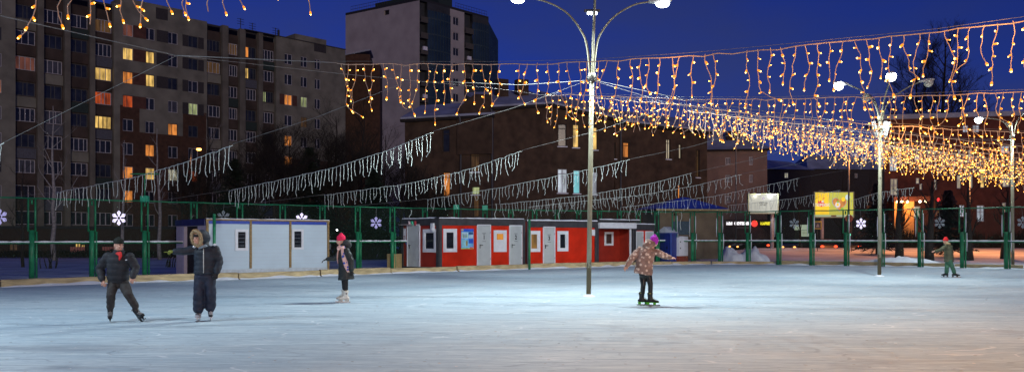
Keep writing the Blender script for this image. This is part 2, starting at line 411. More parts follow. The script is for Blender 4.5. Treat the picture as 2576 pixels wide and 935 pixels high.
def man_pointing():
    r, J, Y = person('man in navy puffer with fur trimmed hood pointing left with gloved hand', 514, 807)
    jm = mat('navy_puffer', (.018, .026, .040), .62, .3, 9, .25); tm = mat('navy_ski_trousers', (.016, .022, .045), .6, .25, 10, .2)
    hM = headM(J(508, 598, -.03), R(-20), R(6))
    fM = hM @ Matrix.Translation((0, -.10, 0))           # the face sits forward in the opening of the hood
    b = MB(); head_shape(b, fM)
    limb(b, [(fM @ V(0, .02, -.08), .05, .05), (J(513, 618, -.02), .055, .055)])
    limb(b, [(J(514, 700), .13, .09), (J(515, 660), .14, .09), (J(515, 622), .11, .07)])
    la = [J(489, 627, 0), J(462, 632, -.1), J(438, 632, -.18)]; ra = [J(540, 626, .03), J(551, 657, .06), J(545, 684, -.06)]
    for a in (la, ra): limb(b, [(a[0], .05, .05), (a[1], .042, .042), (a[2], .03, .03)])
    legs = [(J(503, 692), J(500, 741, -.05), J(499, 783, 0)), (J(526, 692), J(530.5, 739, .03), J(529, 779, .12))]
    for q in legs: limb(b, [(q[0], .07, .07), (q[1], .05, .05), (q[2], .04, .04)])
    fuse(b, 'body', M_skin, r, .007, 3); face_parts(r, fM)
    j = MB()
    limb(j, [(J(514.5, 688), .195, .155), (J(514.5, 683), .208, .165), (J(514.5, 676), .20, .16), (J(515, 655), .205, .155), (J(515.5, 638), .215, .15), (J(515.5, 628), .20, .13), (J(514, 618), .10, .10)], hem=True)
    limb(j, [(la[0], .085, .085), (la[0].lerp(la[1], .5), .082, .082), (la[1], .075, .075), (la[1].lerp(la[2], .9), .058, .058)], V(0, 0, 1))
    limb(j, [(ra[0], .085, .088), (ra[0].lerp(ra[1], .5), .088, .088), (ra[1], .08, .082), (ra[1].lerp(ra[2], .9), .068, .068)])
    fuse(j, 'jacket', jm, r, .014, 5, quilt(.10, .009))
    z = MB(); z.tube([J(512, 686, -.17), J(512, 660, -.175), J(512, 640, -.165), J(512, 624, -.13)], .009, 5); z.build('zip', mat('zip_metal', (.55, .55, .52), .4), r, True)
    band = MB(); band.loft([(J(514.5, 687), .19, .15), (J(514.5, 683), .21, .168)], 20, cap=False); band.build('waistband', mat('black_rib', (.012, .012, .014), .9), r, True)
    hd = MB(); hx = hM.to_3x3() @ V(1, 0, 0)
    limb(hd, [(hM @ V(0, -.05, .01), .115, .145), (hM @ V(0, .02, .015), .125, .155), (hM @ V(0, .09, .0), .11, .135), (hM @ V(0, .14, -.03), .07, .09)], hx, 18)
    # hollow front: the hood is cut back by the fur ring standing proud of it
    fuse(hd, 'hood', jm, r, .014, 3, lambda c: .004 * mnoise.noise(c * 12))
    fr = MB(); rg = random.Random(3)
    ring = []
    for k in range(28):
        a = 2 * math.pi * k / 28
        ring.append(hM @ V(.110 * math.cos(a), -.150 - .012 * math.sin(a), .012 + .142 * math.sin(a)))
    ring.append(ring[0])
    fr.tube(ring, .03, 7, hint=hM.to_3x3() @ V(0, 1, 0))
    for k in range(900):
        a = rg.uniform(0, 2 * math.pi); th = rg.uniform(0, 2 * math.pi)
        cpt = hM @ V(.110 * math.cos(a), -.150 - .012 * math.sin(a), .012 + .142 * math.sin(a))
        rad = hM.to_3x3() @ V(math.cos(a), 0, math.sin(a)); ax = hM.to_3x3() @ V(0, -1, 0)
        n = (rad * math.cos(th) + ax * math.sin(th)).normalized()
        n2 = (n + V(rg.uniform(-.5, .5), rg.uniform(-.5, .5), rg.uniform(-.5, .5))).normalized()
        sd = n2.orthogonal().normalized() * .005
        fr.add([cpt + n * .024 - sd, cpt + n * .024 + sd, cpt + n * .03 + n2 * rg.uniform(.008, .028)], [(0, 1, 2)])
    fr.build('fur_trim', mat('tan_fur', (.42, .32, .19), .9, .4, 60), r, fix=False)
    fc2 = MB(); fc2.ball(hM @ V(0, -.10, .012), .112, .07, .145, 16, 10, M=hM.to_3x3()); fc2.build('hood_lining', mat('dark_fleece', (.02, .02, .024), .9), r, True)
    cap = MB(); cap.ball(fM @ V(0, .0, .055), .082, .105, .05, 14, 8, M=fM.to_3x3()); cap.build('knitted_cap', mat('black_knit2', (.012, .012, .014), .9), r, True)
    sc = MB(); sc.loft([(J(509, 617, -.09), .075, .06), (J(511, 623, -.09), .095, .075)], 14); sc.build('neck_warmer', mat('pale_blue_fleece', (.30, .40, .48), .9), r, True)
    for x, y in ((489, 620), (540, 615)):
        w_ = MB(); w_.ball(J(x, y, -.12), .035, .03, .025, 8, 6); w_.build('collar_toggle', M_white, r, True)
    t = MB(); limb(t, [(J(514, 684), .18, .14), (J(514, 696), .185, .14)])
    for q in legs: limb(t, [(q[0], .11, .115), (q[0].lerp(q[1], .5), .112, .118), (q[1], .105, .11), (q[1].lerp(q[2], .5), .108, .112), (q[1].lerp(q[2], .85), .102, .105)])
    fuse(t, 'trousers', tm, r, .014, 4, crease(.014, 7))
    gm = mat('yellow_green_glove', (.20, .24, .04), .8, .3, 20)
    g = MB(); hand_shape(g, la[2] + (la[1] - la[2]) * .08, V(-1, -.35, .02), V(0, -.3, 1), .3, 1.25, -1, True)
    limb(g, [(la[2].lerp(la[1], .2), .045, .045), (la[2], .042, .04)], V(0, 0, 1)); fuse(g, 'glove', gm, r, .008, 2)
    g = MB(); hand_shape(g, ra[2], V(-.15, -.25, -1), V(.3, -.9, 0), .5, 1.15, 1); fuse(g, 'glove', mat('black_glove', (.012, .012, .014), .7), r, .008, 2)
    wb = mat('white_black_skate', (.45, .47, .52), .4, .5, 9); sl = mat('white_sole', (.7, .72, .76), .4)
    bk = mat('black_leather', (.012, .013, .014), .35, .3, 10)
    skate(r, J(500, 778.5, 0), V(.12, -1, 0), wb, sl, .28, lace_m=bk)
    skate(r, J(529.5, 776.5, .12), V(.42, -1, 0), bk, sl, .28, lace_m=M_white)
def girl_scarf():
    r, J, Y = person('girl in bright pink hat, dark coat and long floral scarf on white skates', 866, 760)
    cm = mat('black_green_coat', (.016, .020, .020), .45, .3, 9, .15)
    hM = headM(J(857.5, 604, 0), R(-82), R(6))
    b = MB(); head_shape(b, hM)
    limb(b, [(J(868, 690), .11, .09), (J(868, 650), .12, .09), (J(865, 622), .09, .07)], V(0, 1, 0))
    la = [J(866, 630, -.12), J(841, 651, -.2), J(822, 652, -.2)]; ra = [J(872, 630, -.16), J(883, 656, -.2), J(884, 680, -.2)]
    la = [J(862, 632, .1), J(842, 650, .12), J(822, 651, .1)]
    for a in (la, ra): limb(b, [(a[0], .045, .045), (a[1], .036, .036), (a[2], .026, .026)])
    legs = [(J(866, 690, .07), J(866, 716, .07), J(868, 742, .07)), (J(868, 690, -.07), J(869.5, 716, -.07), J(871, 741, -.07))]
    for q in legs: limb(b, [(q[0], .07, .07), (q[1], .05, .05), (q[2], .04, .04)])
    fuse(b, 'body', M_skin, r, .007, 3); face_parts(r, hM)
    c = MB()
    limb(c, [(J(871, 702), .205, .195), (J(870, 690), .19, .185), (J(868.5, 668), .165, .17), (J(868, 650), .155, .17), (J(867, 636), .145, .17), (J(865, 625), .12, .13), (J(863, 619), .09, .09)], hem=True)
    limb(c, [(la[0], .072, .072), (la[0].lerp(la[1], .5), .07, .07), (la[1], .062, .062), (la[1].lerp(la[2], .9), .05, .05)], V(0, 0, 1))
    limb(c, [(ra[0], .08, .08), (ra[0].lerp(ra[1], .5), .085, .085), (ra[1], .078, .078), (ra[1].lerp(ra[2], .9), .066, .066)])
    fuse(c, 'coat', cm, r, .013, 5, quilt(.13, .008))
    hd = MB(); limb(hd, [(J(868, 611, 0), .08, .10), (J(874, 613, 0), .085, .11), (J(879, 617, 0), .06, .08)], V(0, 1, 0)); fuse(hd, 'hood', mat('grey_hood', (.035, .04, .042), .6, .3, 9), r, .013, 3)
    h = MB(); hx = hM.to_3x3() @ V(1, 0, 0)
    limb(h, [(hM @ V(0, .012, -.005), .088, .105), (hM @ V(0, .01, .06), .09, .116), (hM @ V(0, .02, .11), .08, .10), (hM @ V(0, .02, .15), .045, .055)], hx, 16, True)
    fuse(h, 'knitted_hat', mat('pink_knit', (.85, .02, .10), .85, .2, 45, .5), r, .01, 2, lambda q: .003 * math.sin(q.z * 220))
    sm = scarf_mat()
    s = MB(); s.loft([(J(861, 618, 0), .088, .10), (J(858, 624, 0), .11, .125), (J(859, 628, 0), .10, .115)], 16); s.build('scarf', sm, r, True)
    s = MB(); s.loft([(J(862, 619, -.13), .05, .012), (J(864, 632, -.175), .065, .012), (J(867, 650, -.19), .07, .012), (J(872, 668, -.20), .065, .012), (J(877, 684, -.2), .035, .010)], 8, V(1, 0, 0)); s.build('scarf_end', sm, r, True)
    s = MB(); s.loft([(J(853, 622, -.02), .02, .05), (J(850, 636, -.02), .02, .055), (J(849, 650, -.02), .015, .05), (J(850.5, 662, -.02), .012, .04)], 8, V(1, 0, 0)); s.build('scarf_end', sm, r, True)
    t = MB()
    for q in legs: limb(t, [(q[0], .085, .09), (q[1], .062, .066), (q[1].lerp(q[2], .9), .05, .054)])
    fuse(t, 'leggings', mat('black_leggings', (.010, .010, .011), .7, .2), r, .012, 3, crease(.004, 12))
    gm = mat('black_glove', (.012, .012, .014), .7)
    g = MB(); hand_shape(g, la[2], V(-1, -.1, -.45), V(-.2, -.1, 1), .25, 1.0, 1); fuse(g, 'glove', gm, r, .007, 2)
    g = MB(); hand_shape(g, ra[2], V(0, -.1, -1), V(.2, -1, 0), .4, 1.0, -1); fuse(g, 'glove', gm, r, .007, 2)
    wm = mat('white_skate_leather', (.66, .64, .58), .4, .1, 10)
    skate(r, J(869.5, 740.5, -.07), V(-1, -.12, 0), wm, wm, .26, lace_m=mat('cream_lining', (.6, .52, .38), .9))
    skate(r, J(864.5, 739.5, .07), V(-1, -.12, 0), wm, wm, .26, lace_m=mat('cream_lining', (.6, .52, .38), .9))
def scarf_mat():
    m = mat('floral_scarf', (.78, .47, .40), .85, .1, 10); nt = m.node_tree; b = nt.nodes['Principled BSDF']
    src = b.inputs['Base Color'].links[0].from_socket
    tc = nt.nodes.new('ShaderNodeTexCoord'); vo = nt.nodes.new('ShaderNodeTexVoronoi'); vo.inputs['Scale'].default_value = 11
    nz = nt.nodes.new('ShaderNodeTexNoise'); nz.inputs['Scale'].default_value = 30
    ad = nt.nodes.new('ShaderNodeMath'); ad.operation = 'ADD'; ml = nt.nodes.new('ShaderNodeMath'); ml.operation = 'MULTIPLY'; ml.inputs[1].default_value = .35
    lt = nt.nodes.new('ShaderNodeMath'); lt.operation = 'LESS_THAN'; lt.inputs[1].default_value = .52
    mx = nt.nodes.new('ShaderNodeMix'); mx.data_type = 'RGBA'; mx.inputs[7].default_value = (.05, .09, .42, 1)
    nt.links.new(tc.outputs['Object'], vo.inputs['Vector']); nt.links.new(tc.outputs['Object'], nz.inputs['Vector'])
    nt.links.new(nz.outputs['Fac'], ml.inputs[0]); nt.links.new(vo.outputs['Distance'], ad.inputs[0]); nt.links.new(ml.outputs[0], ad.inputs[1])
    nt.links.new(ad.outputs[0], lt.inputs[0]); nt.links.new(lt.outputs[0], mx.inputs[0]); nt.links.new(src, mx.inputs[6]); nt.links.new(mx.outputs[2], b.inputs['Base Color'])
    return m
def dot_mat():
    m = mat('dotted_coat', (.26, .165, .135), .8, .45, 5); nt = m.node_tree; b = nt.nodes['Principled BSDF']
    src = b.inputs['Base Color'].links[0].from_socket
    tc = nt.nodes.new('ShaderNodeTexCoord'); vo = nt.nodes.new('ShaderNodeTexVoronoi'); vo.inputs['Scale'].default_value = 10.5; vo.inputs['Randomness'].default_value = .75
    mr = nt.nodes.new('ShaderNodeMapRange'); mr.inputs[1].default_value = .27; mr.inputs[2].default_value = .38; mr.inputs[3].default_value = .85; mr.inputs[4].default_value = 0
    mx = nt.nodes.new('ShaderNodeMix'); mx.data_type = 'RGBA'; mx.inputs[7].default_value = (.78, .62, .52, 1)
    nt.links.new(tc.outputs['Object'], vo.inputs['Vector']); nt.links.new(vo.outputs['Distance'], mr.inputs[0]); nt.links.new(mr.outputs[0], mx.inputs[0])
    nt.links.new(src, mx.inputs[6]); nt.links.new(mx.outputs[2], b.inputs['Base Color'])
    return m
def girl_purple():
    r, J, Y = person('girl in purple hat and dotted brown coat skating away with arms out', 1627, 768)
    cm = dot_mat()
    hM = headM(J(1645.5, 607, -.02), R(118), R(18))
    b = MB(); head_shape(b, hM)
    limb(b, [(J(1621, 690), .11, .09), (J(1625, 655), .12, .09), (J(1633, 622), .09, .07)])
    la = [J(1609, 628, .05), J(1589, 650, .0), J(1577, 668, -.05)]; ra = [J(1652, 634, .02), J(1675, 644, .05), J(1687, 648, -.02)]
    for a in (la, ra): limb(b, [(a[0], .045, .045), (a[1], .036, .036), (a[2], .026, .026)])
    legs = [(J(1616, 690, .03), J(1618, 715, -.02), J(1615.5, 749, .08)), (J(1631, 690, .0), J(1636, 715, -.04), J(1636.5, 750, -.05))]
    for q in legs: limb(b, [(q[0], .07, .07), (q[1], .05, .05), (q[2], .04, .04)])
    hand_shape(b, la[2], la[2] - la[1], V(-.6, -.8, -.2), .4, .95, -1); hand_shape(b, ra[2], V(.8, -.4, .0), V(0, -.3, 1), .4, .95, 1)
    fuse(b, 'body', M_skin, r, .007, 3); face_parts(r, hM)
    c = MB()
    limb(c, [(J(1618, 689), .225, .165), (J(1619, 681), .228, .175), (J(1619.5, 672), .22, .175), (J(1622, 656), .21, .18), (J(1627, 640), .205, .175), (J(1632, 628), .185, .15), (J(1636, 619), .11, .11)], hem=True)
    for a in (la, ra): limb(c, [(a[0], .09, .088), (a[0].lerp(a[1], .5), .088, .085), (a[1], .078, .078), (a[1].lerp(a[2], .95), .062, .062)], V(0, 1, 0))
    fuse(c, 'coat', cm, r, .013, 5, crease(.016, 7))
    hd = MB(); limb(hd, [(J(1641, 611, -.02), .085, .12), (J(1632, 613, -.06), .12, .14), (J(1625, 617, -.08), .085, .12)], V(0, 0, 1)); fuse(hd, 'hood', cm, r, .013, 3, crease(.008, 10))
    h = MB(); hx = hM.to_3x3() @ V(1, 0, 0)
    limb(h, [(hM @ V(0, .025, -.05), .088, .10), (hM @ V(0, .012, .0), .09, .112), (hM @ V(0, .01, .05), .092, .118), (hM @ V(0, .02, .10), .08, .10), (hM @ V(0, .02, .135), .045, .055)], hx, 16, True)
    fuse(h, 'knitted_hat', mat('purple_knit', (.42, .03, .55), .85, .2, 45, .5), r, .01, 2, lambda q: .003 * math.sin(q.z * 220))
    t = MB(); limb(t, [(J(1622, 680), .15, .12), (J(1623, 691), .155, .125)])
    for q in legs: limb(t, [(q[0], .088, .09), (q[0].lerp(q[1], .5), .078, .082), (q[1], .062, .066), (q[1].lerp(q[2], .5), .058, .062), (q[1].lerp(q[2], .9), .048, .05)])
    fuse(t, 'leggings', mat('black_shiny_leggings', (.008, .008, .009), .3, .2), r, .012, 3, crease(.006, 10))
    bk = mat('black_leather', (.012, .013, .014), .35, .3, 10); gs = mat('lime_sole', (.10, .55, .03), .5)
    skate(r, J(1614.5, 747, .08), V(1, -.2, 0), bk, gs, .28, lace_m=mat('olive_lace', (.25, .27, .05), .8))
    skate(r, J(1636, 748.5, -.05), V(1, -.25, 0), bk, gs, .28, lace_m=mat('olive_lace', (.25, .27, .05), .8))
def person_far():
    r, J, Y = person('distant skater in red hat and green jacket reaching one arm forward', 2389, 697)
    jm = mat('olive_jacket', (.085, .095, .055), .7, .25, 9); tm = mat('green_trousers', (.05, .15, .09), .8, .25, 9)
    hM = headM(J(2379, 605.5, 0), R(-75), R(6))
    b = MB(); head_shape(b, hM)
    limb(b, [(J(2387, 652), .12, .09), (J(2386, 632), .13, .09), (J(2384, 616), .10, .07)])
    la = [J(2379, 620, -.1), J(2364, 629, -.15), J(2352, 631, -.2)]; ra = [J(2391, 620, .12), J(2394, 634, .15), J(2391, 646, .05)]
    for a in (la, ra): limb(b, [(a[0], .05, .05), (a[1], .04, .04), (a[2], .03, .03)])
    hand_shape(b, la[2], V(-1, -.3, -.05), V(0, 0, 1), .35, 1., 1); hand_shape(b, ra[2], V(-.1, -.2, -1), V(1, 0, 0), .4, 1., 1)
    legs = [(J(2384, 655, .05), J(2382, 672, .0), J(2381, 686.5, .1)), (J(2389, 655, -.08), J(2396, 671, -.1), J(2401, 686.5, -.1))]
    for q in legs: limb(b, [(q[0], .07, .07), (q[1], .05, .05), (q[2], .04, .04)])
    fuse(b, 'body', M_skin, r, .008, 3); face_parts(r, hM)
    c = MB()
    limb(c, [(J(2387, 658), .19, .16), (J(2387, 648), .19, .16), (J(2386, 634), .175, .155), (J(2385.5, 622), .17, .15), (J(2384, 614), .09, .09)], hem=True)
    for a in (la, ra): limb(c, [(a[0], .085, .085), (a[1], .075, .075), (a[1].lerp(a[2], .9), .06, .06)])
    fuse(c, 'jacket', jm, r, .015, 4, crease(.012, 7))
    s = MB(); s.loft([(J(2384, 609.5), .11, .11), (J(2382.5, 614.5), .13, .13)], 14); s.build('scarf', mat('beige_scarf', (.45, .36, .20), .9, .2), r, True)
    h = MB(); hx = hM.to_3x3() @ V(1, 0, 0)
    limb(h, [(hM @ V(0, .0, .005), .09, .115), (hM @ V(0, .01, .06), .092, .118), (hM @ V(0, .015, .12), .06, .08)], hx, 14, True)
    fuse(h, 'knitted_hat', mat('red_knit', (.70, .02, .025), .85, .2, 45), r, .012, 2)
    t = MB(); limb(t, [(J(2387, 652), .15, .12), (J(2387, 658), .155, .125)])
    for q in legs: limb(t, [(q[0], .095, .1), (q[1], .085, .09), (q[1].lerp(q[2], .85), .078, .082)])
    fuse(t, 'trousers', tm, r, .014, 3, crease(.01, 8))
    bk = mat('black_leather', (.012, .013, .014), .35, .3, 10)
    skate(r, J(2380, 684, .1), V(-1, -.1, 0), bk, bk, .28); skate(r, J(2401, 684, -.1), V(1, -.5, 0), bk, bk, .28)
man_crouching(); man_pointing(); girl_scarf(); girl_purple(); person_far()

# ------------------------------------------------------------------ GROUND, ICE, KERB
KERB = [(x, GY(y)) for x, y in ((-420, 752), (-160, 735), (0, 722), (300, 711), (600, 702), (984, 687.5), (1150, 682), (1341, 676), (1474, 672.5), (1593, 668.5), (1690, 666), (1790, 664.5), (1950, 665), (2213, 669), (2400, 672), (2576, 675), (2720, 678))]
KW = [V((x - CX) / F * y, y, 0) for x, y in KERB]
def ice_mat():
    m = bpy.data.materials.new('rink_ice'); m.use_nodes = True; nt = m.node_tree; b = nt.nodes['Principled BSDF']; L = nt.links.new
    tc = nt.nodes.new('ShaderNodeTexCoord')
    def nz(scale, rot, st, det=6, dis=0.):
        mp = nt.nodes.new('ShaderNodeMapping'); mp.inputs['Scale'].default_value = st; mp.inputs['Rotation'].default_value = (0, 0, rot)
        n = nt.nodes.new('ShaderNodeTexNoise'); n.inputs['Scale'].default_value = scale; n.inputs['Detail'].default_value = det; n.inputs['Distortion'].default_value = dis
        n.inputs['Roughness'].default_value = .62
        L(tc.outputs['Object'], mp.inputs[0]); L(mp.outputs[0], n.inputs['Vector']); return n.outputs['Fac']
    def ramp(fac, p0, p1, c0, c1):
        r = nt.nodes.new('ShaderNodeValToRGB'); r.color_ramp.elements[0].position = p0; r.color_ramp.elements[1].position = p1
        r.color_ramp.elements[0].color = c0 + (1,); r.color_ramp.elements[1].color = c1 + (1,); L(fac, r.inputs[0]); return r.outputs[0]
    def mix(f, a, c, mode='MIX'):
        x = nt.nodes.new('ShaderNodeMix'); x.data_type = 'RGBA'; x.blend_type = mode
        for s, v in ((0, f), (6, a), (7, c)):
            if isinstance(v, (int, float)): x.inputs[s].default_value = v
            elif isinstance(v, tuple): x.inputs[s].default_value = v + (1,)
            else: L(v, x.inputs[s])
        return x.outputs[2]
    big = ramp(nz(.16, .5, (1, 1.6, 1)), .32, .68, (.50, .62, .69), (.73, .80, .82))
    streak = ramp(nz(2.0, .72, (.30, 3.6, 1), 9, .5), .33, .66, (.62, .68, .74), (1.06, 1.05, 1.03))
    c = mix(.85, big, streak, 'MULTIPLY')
    streak2 = ramp(nz(5., -.30, (.16, 4.5, 1), 9, .6), .36, .62, (.72, .77, .81), (1.08, 1.07, 1.06))
    c = mix(.60, c, streak2, 'MULTIPLY')
    # blade cuts: thin bright and dark arcs from warped cells
    def cuts(scale, seed, wdt, st, rot):
        mp = nt.nodes.new('ShaderNodeMapping'); mp.inputs['Location'].default_value = (seed, seed * 2, seed); mp.inputs['Scale'].default_value = st; mp.inputs['Rotation'].default_value = (0, 0, rot)
        n = nt.nodes.new('ShaderNodeTexNoise'); n.inputs['Scale'].default_value = .7; ad = nt.nodes.new('ShaderNodeVectorMath'); ad.operation = 'ADD'
        v = nt.nodes.new('ShaderNodeTexVoronoi'); v.feature = 'DISTANCE_TO_EDGE'; v.inputs['Scale'].default_value = scale
        L(tc.outputs['Object'], mp.inputs[0]); L(mp.outputs[0], n.inputs['Vector']); L(mp.outputs[0], ad.inputs[0]); L(n.outputs['Color'], ad.inputs[1]); L(ad.outputs[0], v.inputs['Vector'])
        r = nt.nodes.new('ShaderNodeMapRange'); r.inputs[1].default_value = wdt; r.inputs[2].default_value = wdt * 2.2; r.inputs[3].default_value = 1; r.inputs[4].default_value = 0
        L(v.outputs['Distance'], r.inputs[0]); return r.outputs[0]
    gate = ramp(nz(.9, 0, (1, 1, 1), 4), .46, .60, (0, 0, 0), (.55, .55, .55))
    k1 = mix(1., gate, cuts(.8, 3.1, .007, (.5, 1.3, 1), .4), 'MULTIPLY')
    c = mix(k1, c, (.26, .32, .38))
    gate2 = ramp(nz(.7, 1, (1, 1, 1), 4), .5, .6, (0, 0, 0), (.7, .7, .7))
    k2 = mix(1., gate2, cuts(1.3, 9.7, .009, (.45, 1.2, 1), -.5), 'MULTIPLY')
    c = mix(k2, c, (.80, .85, .88))
    for sc_, sd_, rt in ((1.9, 5.5, 1.1), (2.7, 13.3, -.1), (2.2, 21.9, 2.1)):
        g3 = ramp(nz(1.3, sd_, (1, 1, 1), 3), .42, .60, (0, 0, 0), (.30, .30, .30))
        c = mix(mix(1., g3, cuts(sc_, sd_, .009, (.35, 1.5, 1), rt), 'MULTIPLY'), c, (.34, .41, .47))
    # bare worn patches
    bare = ramp(nz(.55, .3, (.6, 1.7, 1), 7, .8), .58, .70, (0, 0, 0), (.6, .6, .6))
    c = mix(bare, c, (.27, .33, .38))
    # frost grains, their glint painted in as near white dots
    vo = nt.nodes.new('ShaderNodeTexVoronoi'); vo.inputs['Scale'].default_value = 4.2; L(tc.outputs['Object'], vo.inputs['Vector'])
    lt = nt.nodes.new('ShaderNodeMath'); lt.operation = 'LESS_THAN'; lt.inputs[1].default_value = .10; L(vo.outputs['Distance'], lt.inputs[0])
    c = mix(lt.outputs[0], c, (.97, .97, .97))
    fine = ramp(nz(9, .55, (.5, 2.6, 1), 6, .6), .3, .7, (.80, .83, .86), (1.12, 1.11, 1.10))
    c = mix(1., c, fine, 'MULTIPLY')
    L(c, b.inputs['Base Color'])
    rr = nt.nodes.new('ShaderNodeMapRange'); rr.inputs[3].default_value = .75; rr.inputs[4].default_value = .34; L(bare, rr.inputs[0]); L(rr.outputs[0], b.inputs['Roughness'])
    b.inputs['Specular IOR Level'].default_value = .3
    bp = nt.nodes.new('ShaderNodeBump'); bp.inputs['Strength'].default_value = .35; bp.inputs['Distance'].default_value = .02
    L(nz(6, .6, (.6, 2, 1), 6, .5), bp.inputs['Height'])
    # loose frost crystals: each one a small facet tilted its own way
    sub = nt.nodes.new('ShaderNodeVectorMath'); sub.operation = 'SUBTRACT'; sub.inputs[1].default_value = (.5, .5, .5); L(vo.outputs['Color'], sub.inputs[0])
    scl = nt.nodes.new('ShaderNodeVectorMath'); scl.operation = 'SCALE'; scl.inputs['Scale'].default_value = 1.3; L(sub.outputs[0], scl.inputs[0])
    msk = nt.nodes.new('ShaderNodeVectorMath'); msk.operation = 'SCALE'; L(scl.outputs[0], msk.inputs[0]); L(lt.outputs[0], msk.inputs['Scale'])
    an = nt.nodes.new('ShaderNodeVectorMath'); an.operation = 'ADD'; L(bp.outputs[0], an.inputs[0]); L(msk.outputs[0], an.inputs[1])
    nn = nt.nodes.new('ShaderNodeVectorMath'); nn.operation = 'NORMALIZE'; L(an.outputs[0], nn.inputs[0]); L(nn.outputs[0], b.inputs['Normal'])
    r2 = nt.nodes.new('ShaderNodeMix'); L(lt.outputs[0], r2.inputs[0]); L(rr.outputs[0], r2.inputs[2]); r2.inputs[3].default_value = .16; L(r2.outputs[0], b.inputs['Roughness'])
    s2 = nt.nodes.new('ShaderNodeMix'); L(lt.outputs[0], s2.inputs[0]); s2.inputs[2].default_value = .3; s2.inputs[3].default_value = 1.; L(s2.outputs[0], b.inputs['Specular IOR Level'])
    return m
g = MB(); g.quad((-1500, -300, -.06), (1500, -300, -.06), (1500, 2500, -.06), (-1500, 2500, -.06))
tag(g.build('snow_ground', mat('night_snow_ground', (.58, .62, .70), .9, .25, .35, .4)), None, None, kind='structure')
ice = MB(); ice.add([(q.x, q.y, 0) for q in KW] + [(60, 10, 0), (45, -30, 0), (-45, -30, 0)], [tuple(range(len(KW) + 3))])
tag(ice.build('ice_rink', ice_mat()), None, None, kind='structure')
bk_ = MB(); vs = []; fs = []; nx = 60
for k in range(nx + 1):                            # the street lies a little higher behind the far fence
    px = 1760 + 1100 * k / nx
    for j, Y in enumerate((56, 60, 65, 70, 74, 77, 80)):
        h = (-.05, .05, .22, .42, .55, .62, .62)[j] * min(1, k / 8); q = (px - CX) / F * Y
        vs.append((q, Y, h + .06 * mnoise.noise(V(q * .35, Y * .3, 0)) * (1 if 0 < j < 6 else .3)))
for k in range(nx):
    for j in range(6): fs.append((k * 7 + j, k * 7 + j + 1, k * 7 + j + 8, k * 7 + j + 7))
bk_.add(vs, fs); tag(bk_.build('snow_bank_ground', MATS['night_snow_ground'], None, True), None, None, kind='structure')
rd = MB(); rd.quad((-160, 96, -.03), (160, 70, -.03), (160, 78, -.03), (-160, 106, -.03))
tag(rd.build('road', mat('slushy_road', (.07, .065, .065), .8, .4, .6, .3)), None, None, kind='structure')

M_kerb = mat('weathered_timber', (.43, .34, .19), .8, .35, 2.2, .4, stretch=(1, 1, 5)); M_kerb2 = mat('yellow_board', (.55, .36, .06), .7, .3, 3)
def offset(q, i, d):
    a = KW[max(i - 1, 0)]; b = KW[min(i + 1, len(KW) - 1)]; t = (b - a).normalized(); n = V(-t.y, t.x, 0)
    return q + n * d
def kerb(label, i0, i1, hts, seglen=4.0, dark=False):
    rk = thing('rink_kerb', label, 'kerb', KW[i0]); rg = random.Random(i0)
    for i in range(i0, i1):
        A, B = KW[i], KW[i + 1]; L = (B - A).length; n = max(1, round(L / seglen)); t = (B - A).normalized(); nn = V(-t.y, t.x, 0)
        for k in range(n):
            a = A.lerp(B, k / n) + t * .03; b = A.lerp(B, (k + 1) / n) - t * .03
            h = hts * rg.uniform(.82, 1.08); j = rg.uniform(-.05, .05); th = .22
            mb = MB(); sg = 10; prof = [(0, 0), (.0, h * .82), (.03, h), (th * .75, h * 1.02), (th, h * .9), (th, 0)]
            vs = []; fs = []
            for q in range(sg + 1):
                c = a.lerp(b, q / sg) + nn * j; wv = .012 * mnoise.noise(c * 1.7)
                for (d, z) in prof: vs.append(c + nn * (d + wv) + V(0, 0, z - .01 + (wv + .01 * mnoise.noise(c * 4) if z else 0)))
            m = len(prof)
            for q in range(sg):
                for u in range(m - 1): fs.append((q * m + u, q * m + u + 1, (q + 1) * m + u + 1, (q + 1) * m + u))
            fs += [tuple(range(m)), tuple(sg * m + u for u in range(m))]
            mb.add(vs, fs); bm_ = mb.build('beam', M_kerb, rk)
            sn = MB(); vs = []; fs = []
            for q in range(sg * 3 + 1):            # snow lying along the foot of the beam
                c = a.lerp(b, q / (sg * 3)) + nn * j; wd = max(.0, .13 + .22 * mnoise.noise(c * 1.3 + V(0, 0, 5))); hh = wd * .45
                vs += [c - nn * wd, c - nn * wd * .45 + V(0, 0, hh * .7), c + nn * .02 + V(0, 0, hh)]
            for q in range(sg * 3):
                for u in range(2): fs.append((q * 3 + u, q * 3 + u + 1, (q + 1) * 3 + u + 1, (q + 1) * 3 + u))
            sn.add(vs, fs); sn.build('snow_fringe', M_snow, rk, True)
    return rk
kerb('weathered timber kerb edging the ice along its left side up to the cabins', 0, 9, .27)
kerb('low timber kerb edging the ice along the far right side below the fence', 9, len(KW) - 1, .24)

# ------------------------------------------------------------------ FENCE
def fence_pts(pxs, base):
    out = []
    for x in pxs:
        for (x0, y0), (x1, y1) in zip(base, base[1:]):
            if x0 <= x <= x1:
                yt = y0 + (y1 - y0) * (x - x0) / (x1 - x0); Y = 1.6 * F / (HY - yt); out.append(V((x - CX) / F * Y, Y, 0)); break
    return out
topline = [(-400, 478), (80, 498), (364, 505), (402, 506.6), (858, 518.5), (987, 521.5), (1240, 526.5), (1690, 532.5), (1740, 533), (1880, 532), (2125, 528), (2313, 525.3), (2576, 520), (2800, 513)]
FH = 3.25
M_net = bpy.data.materials.new('fence_net'); M_net.use_nodes = True
_n = M_net.node_tree; _o = _n.nodes['Material Output']; _p = _n.nodes['Principled BSDF']; _p.inputs['Base Color'].default_value = (.02, .06, .035, 1); _p.inputs['Roughness'].default_value = .7
_t = _n.nodes.new('ShaderNodeBsdfTransparent'); _m = _n.nodes.new('ShaderNodeMixShader'); _m.inputs[0].default_value = .13
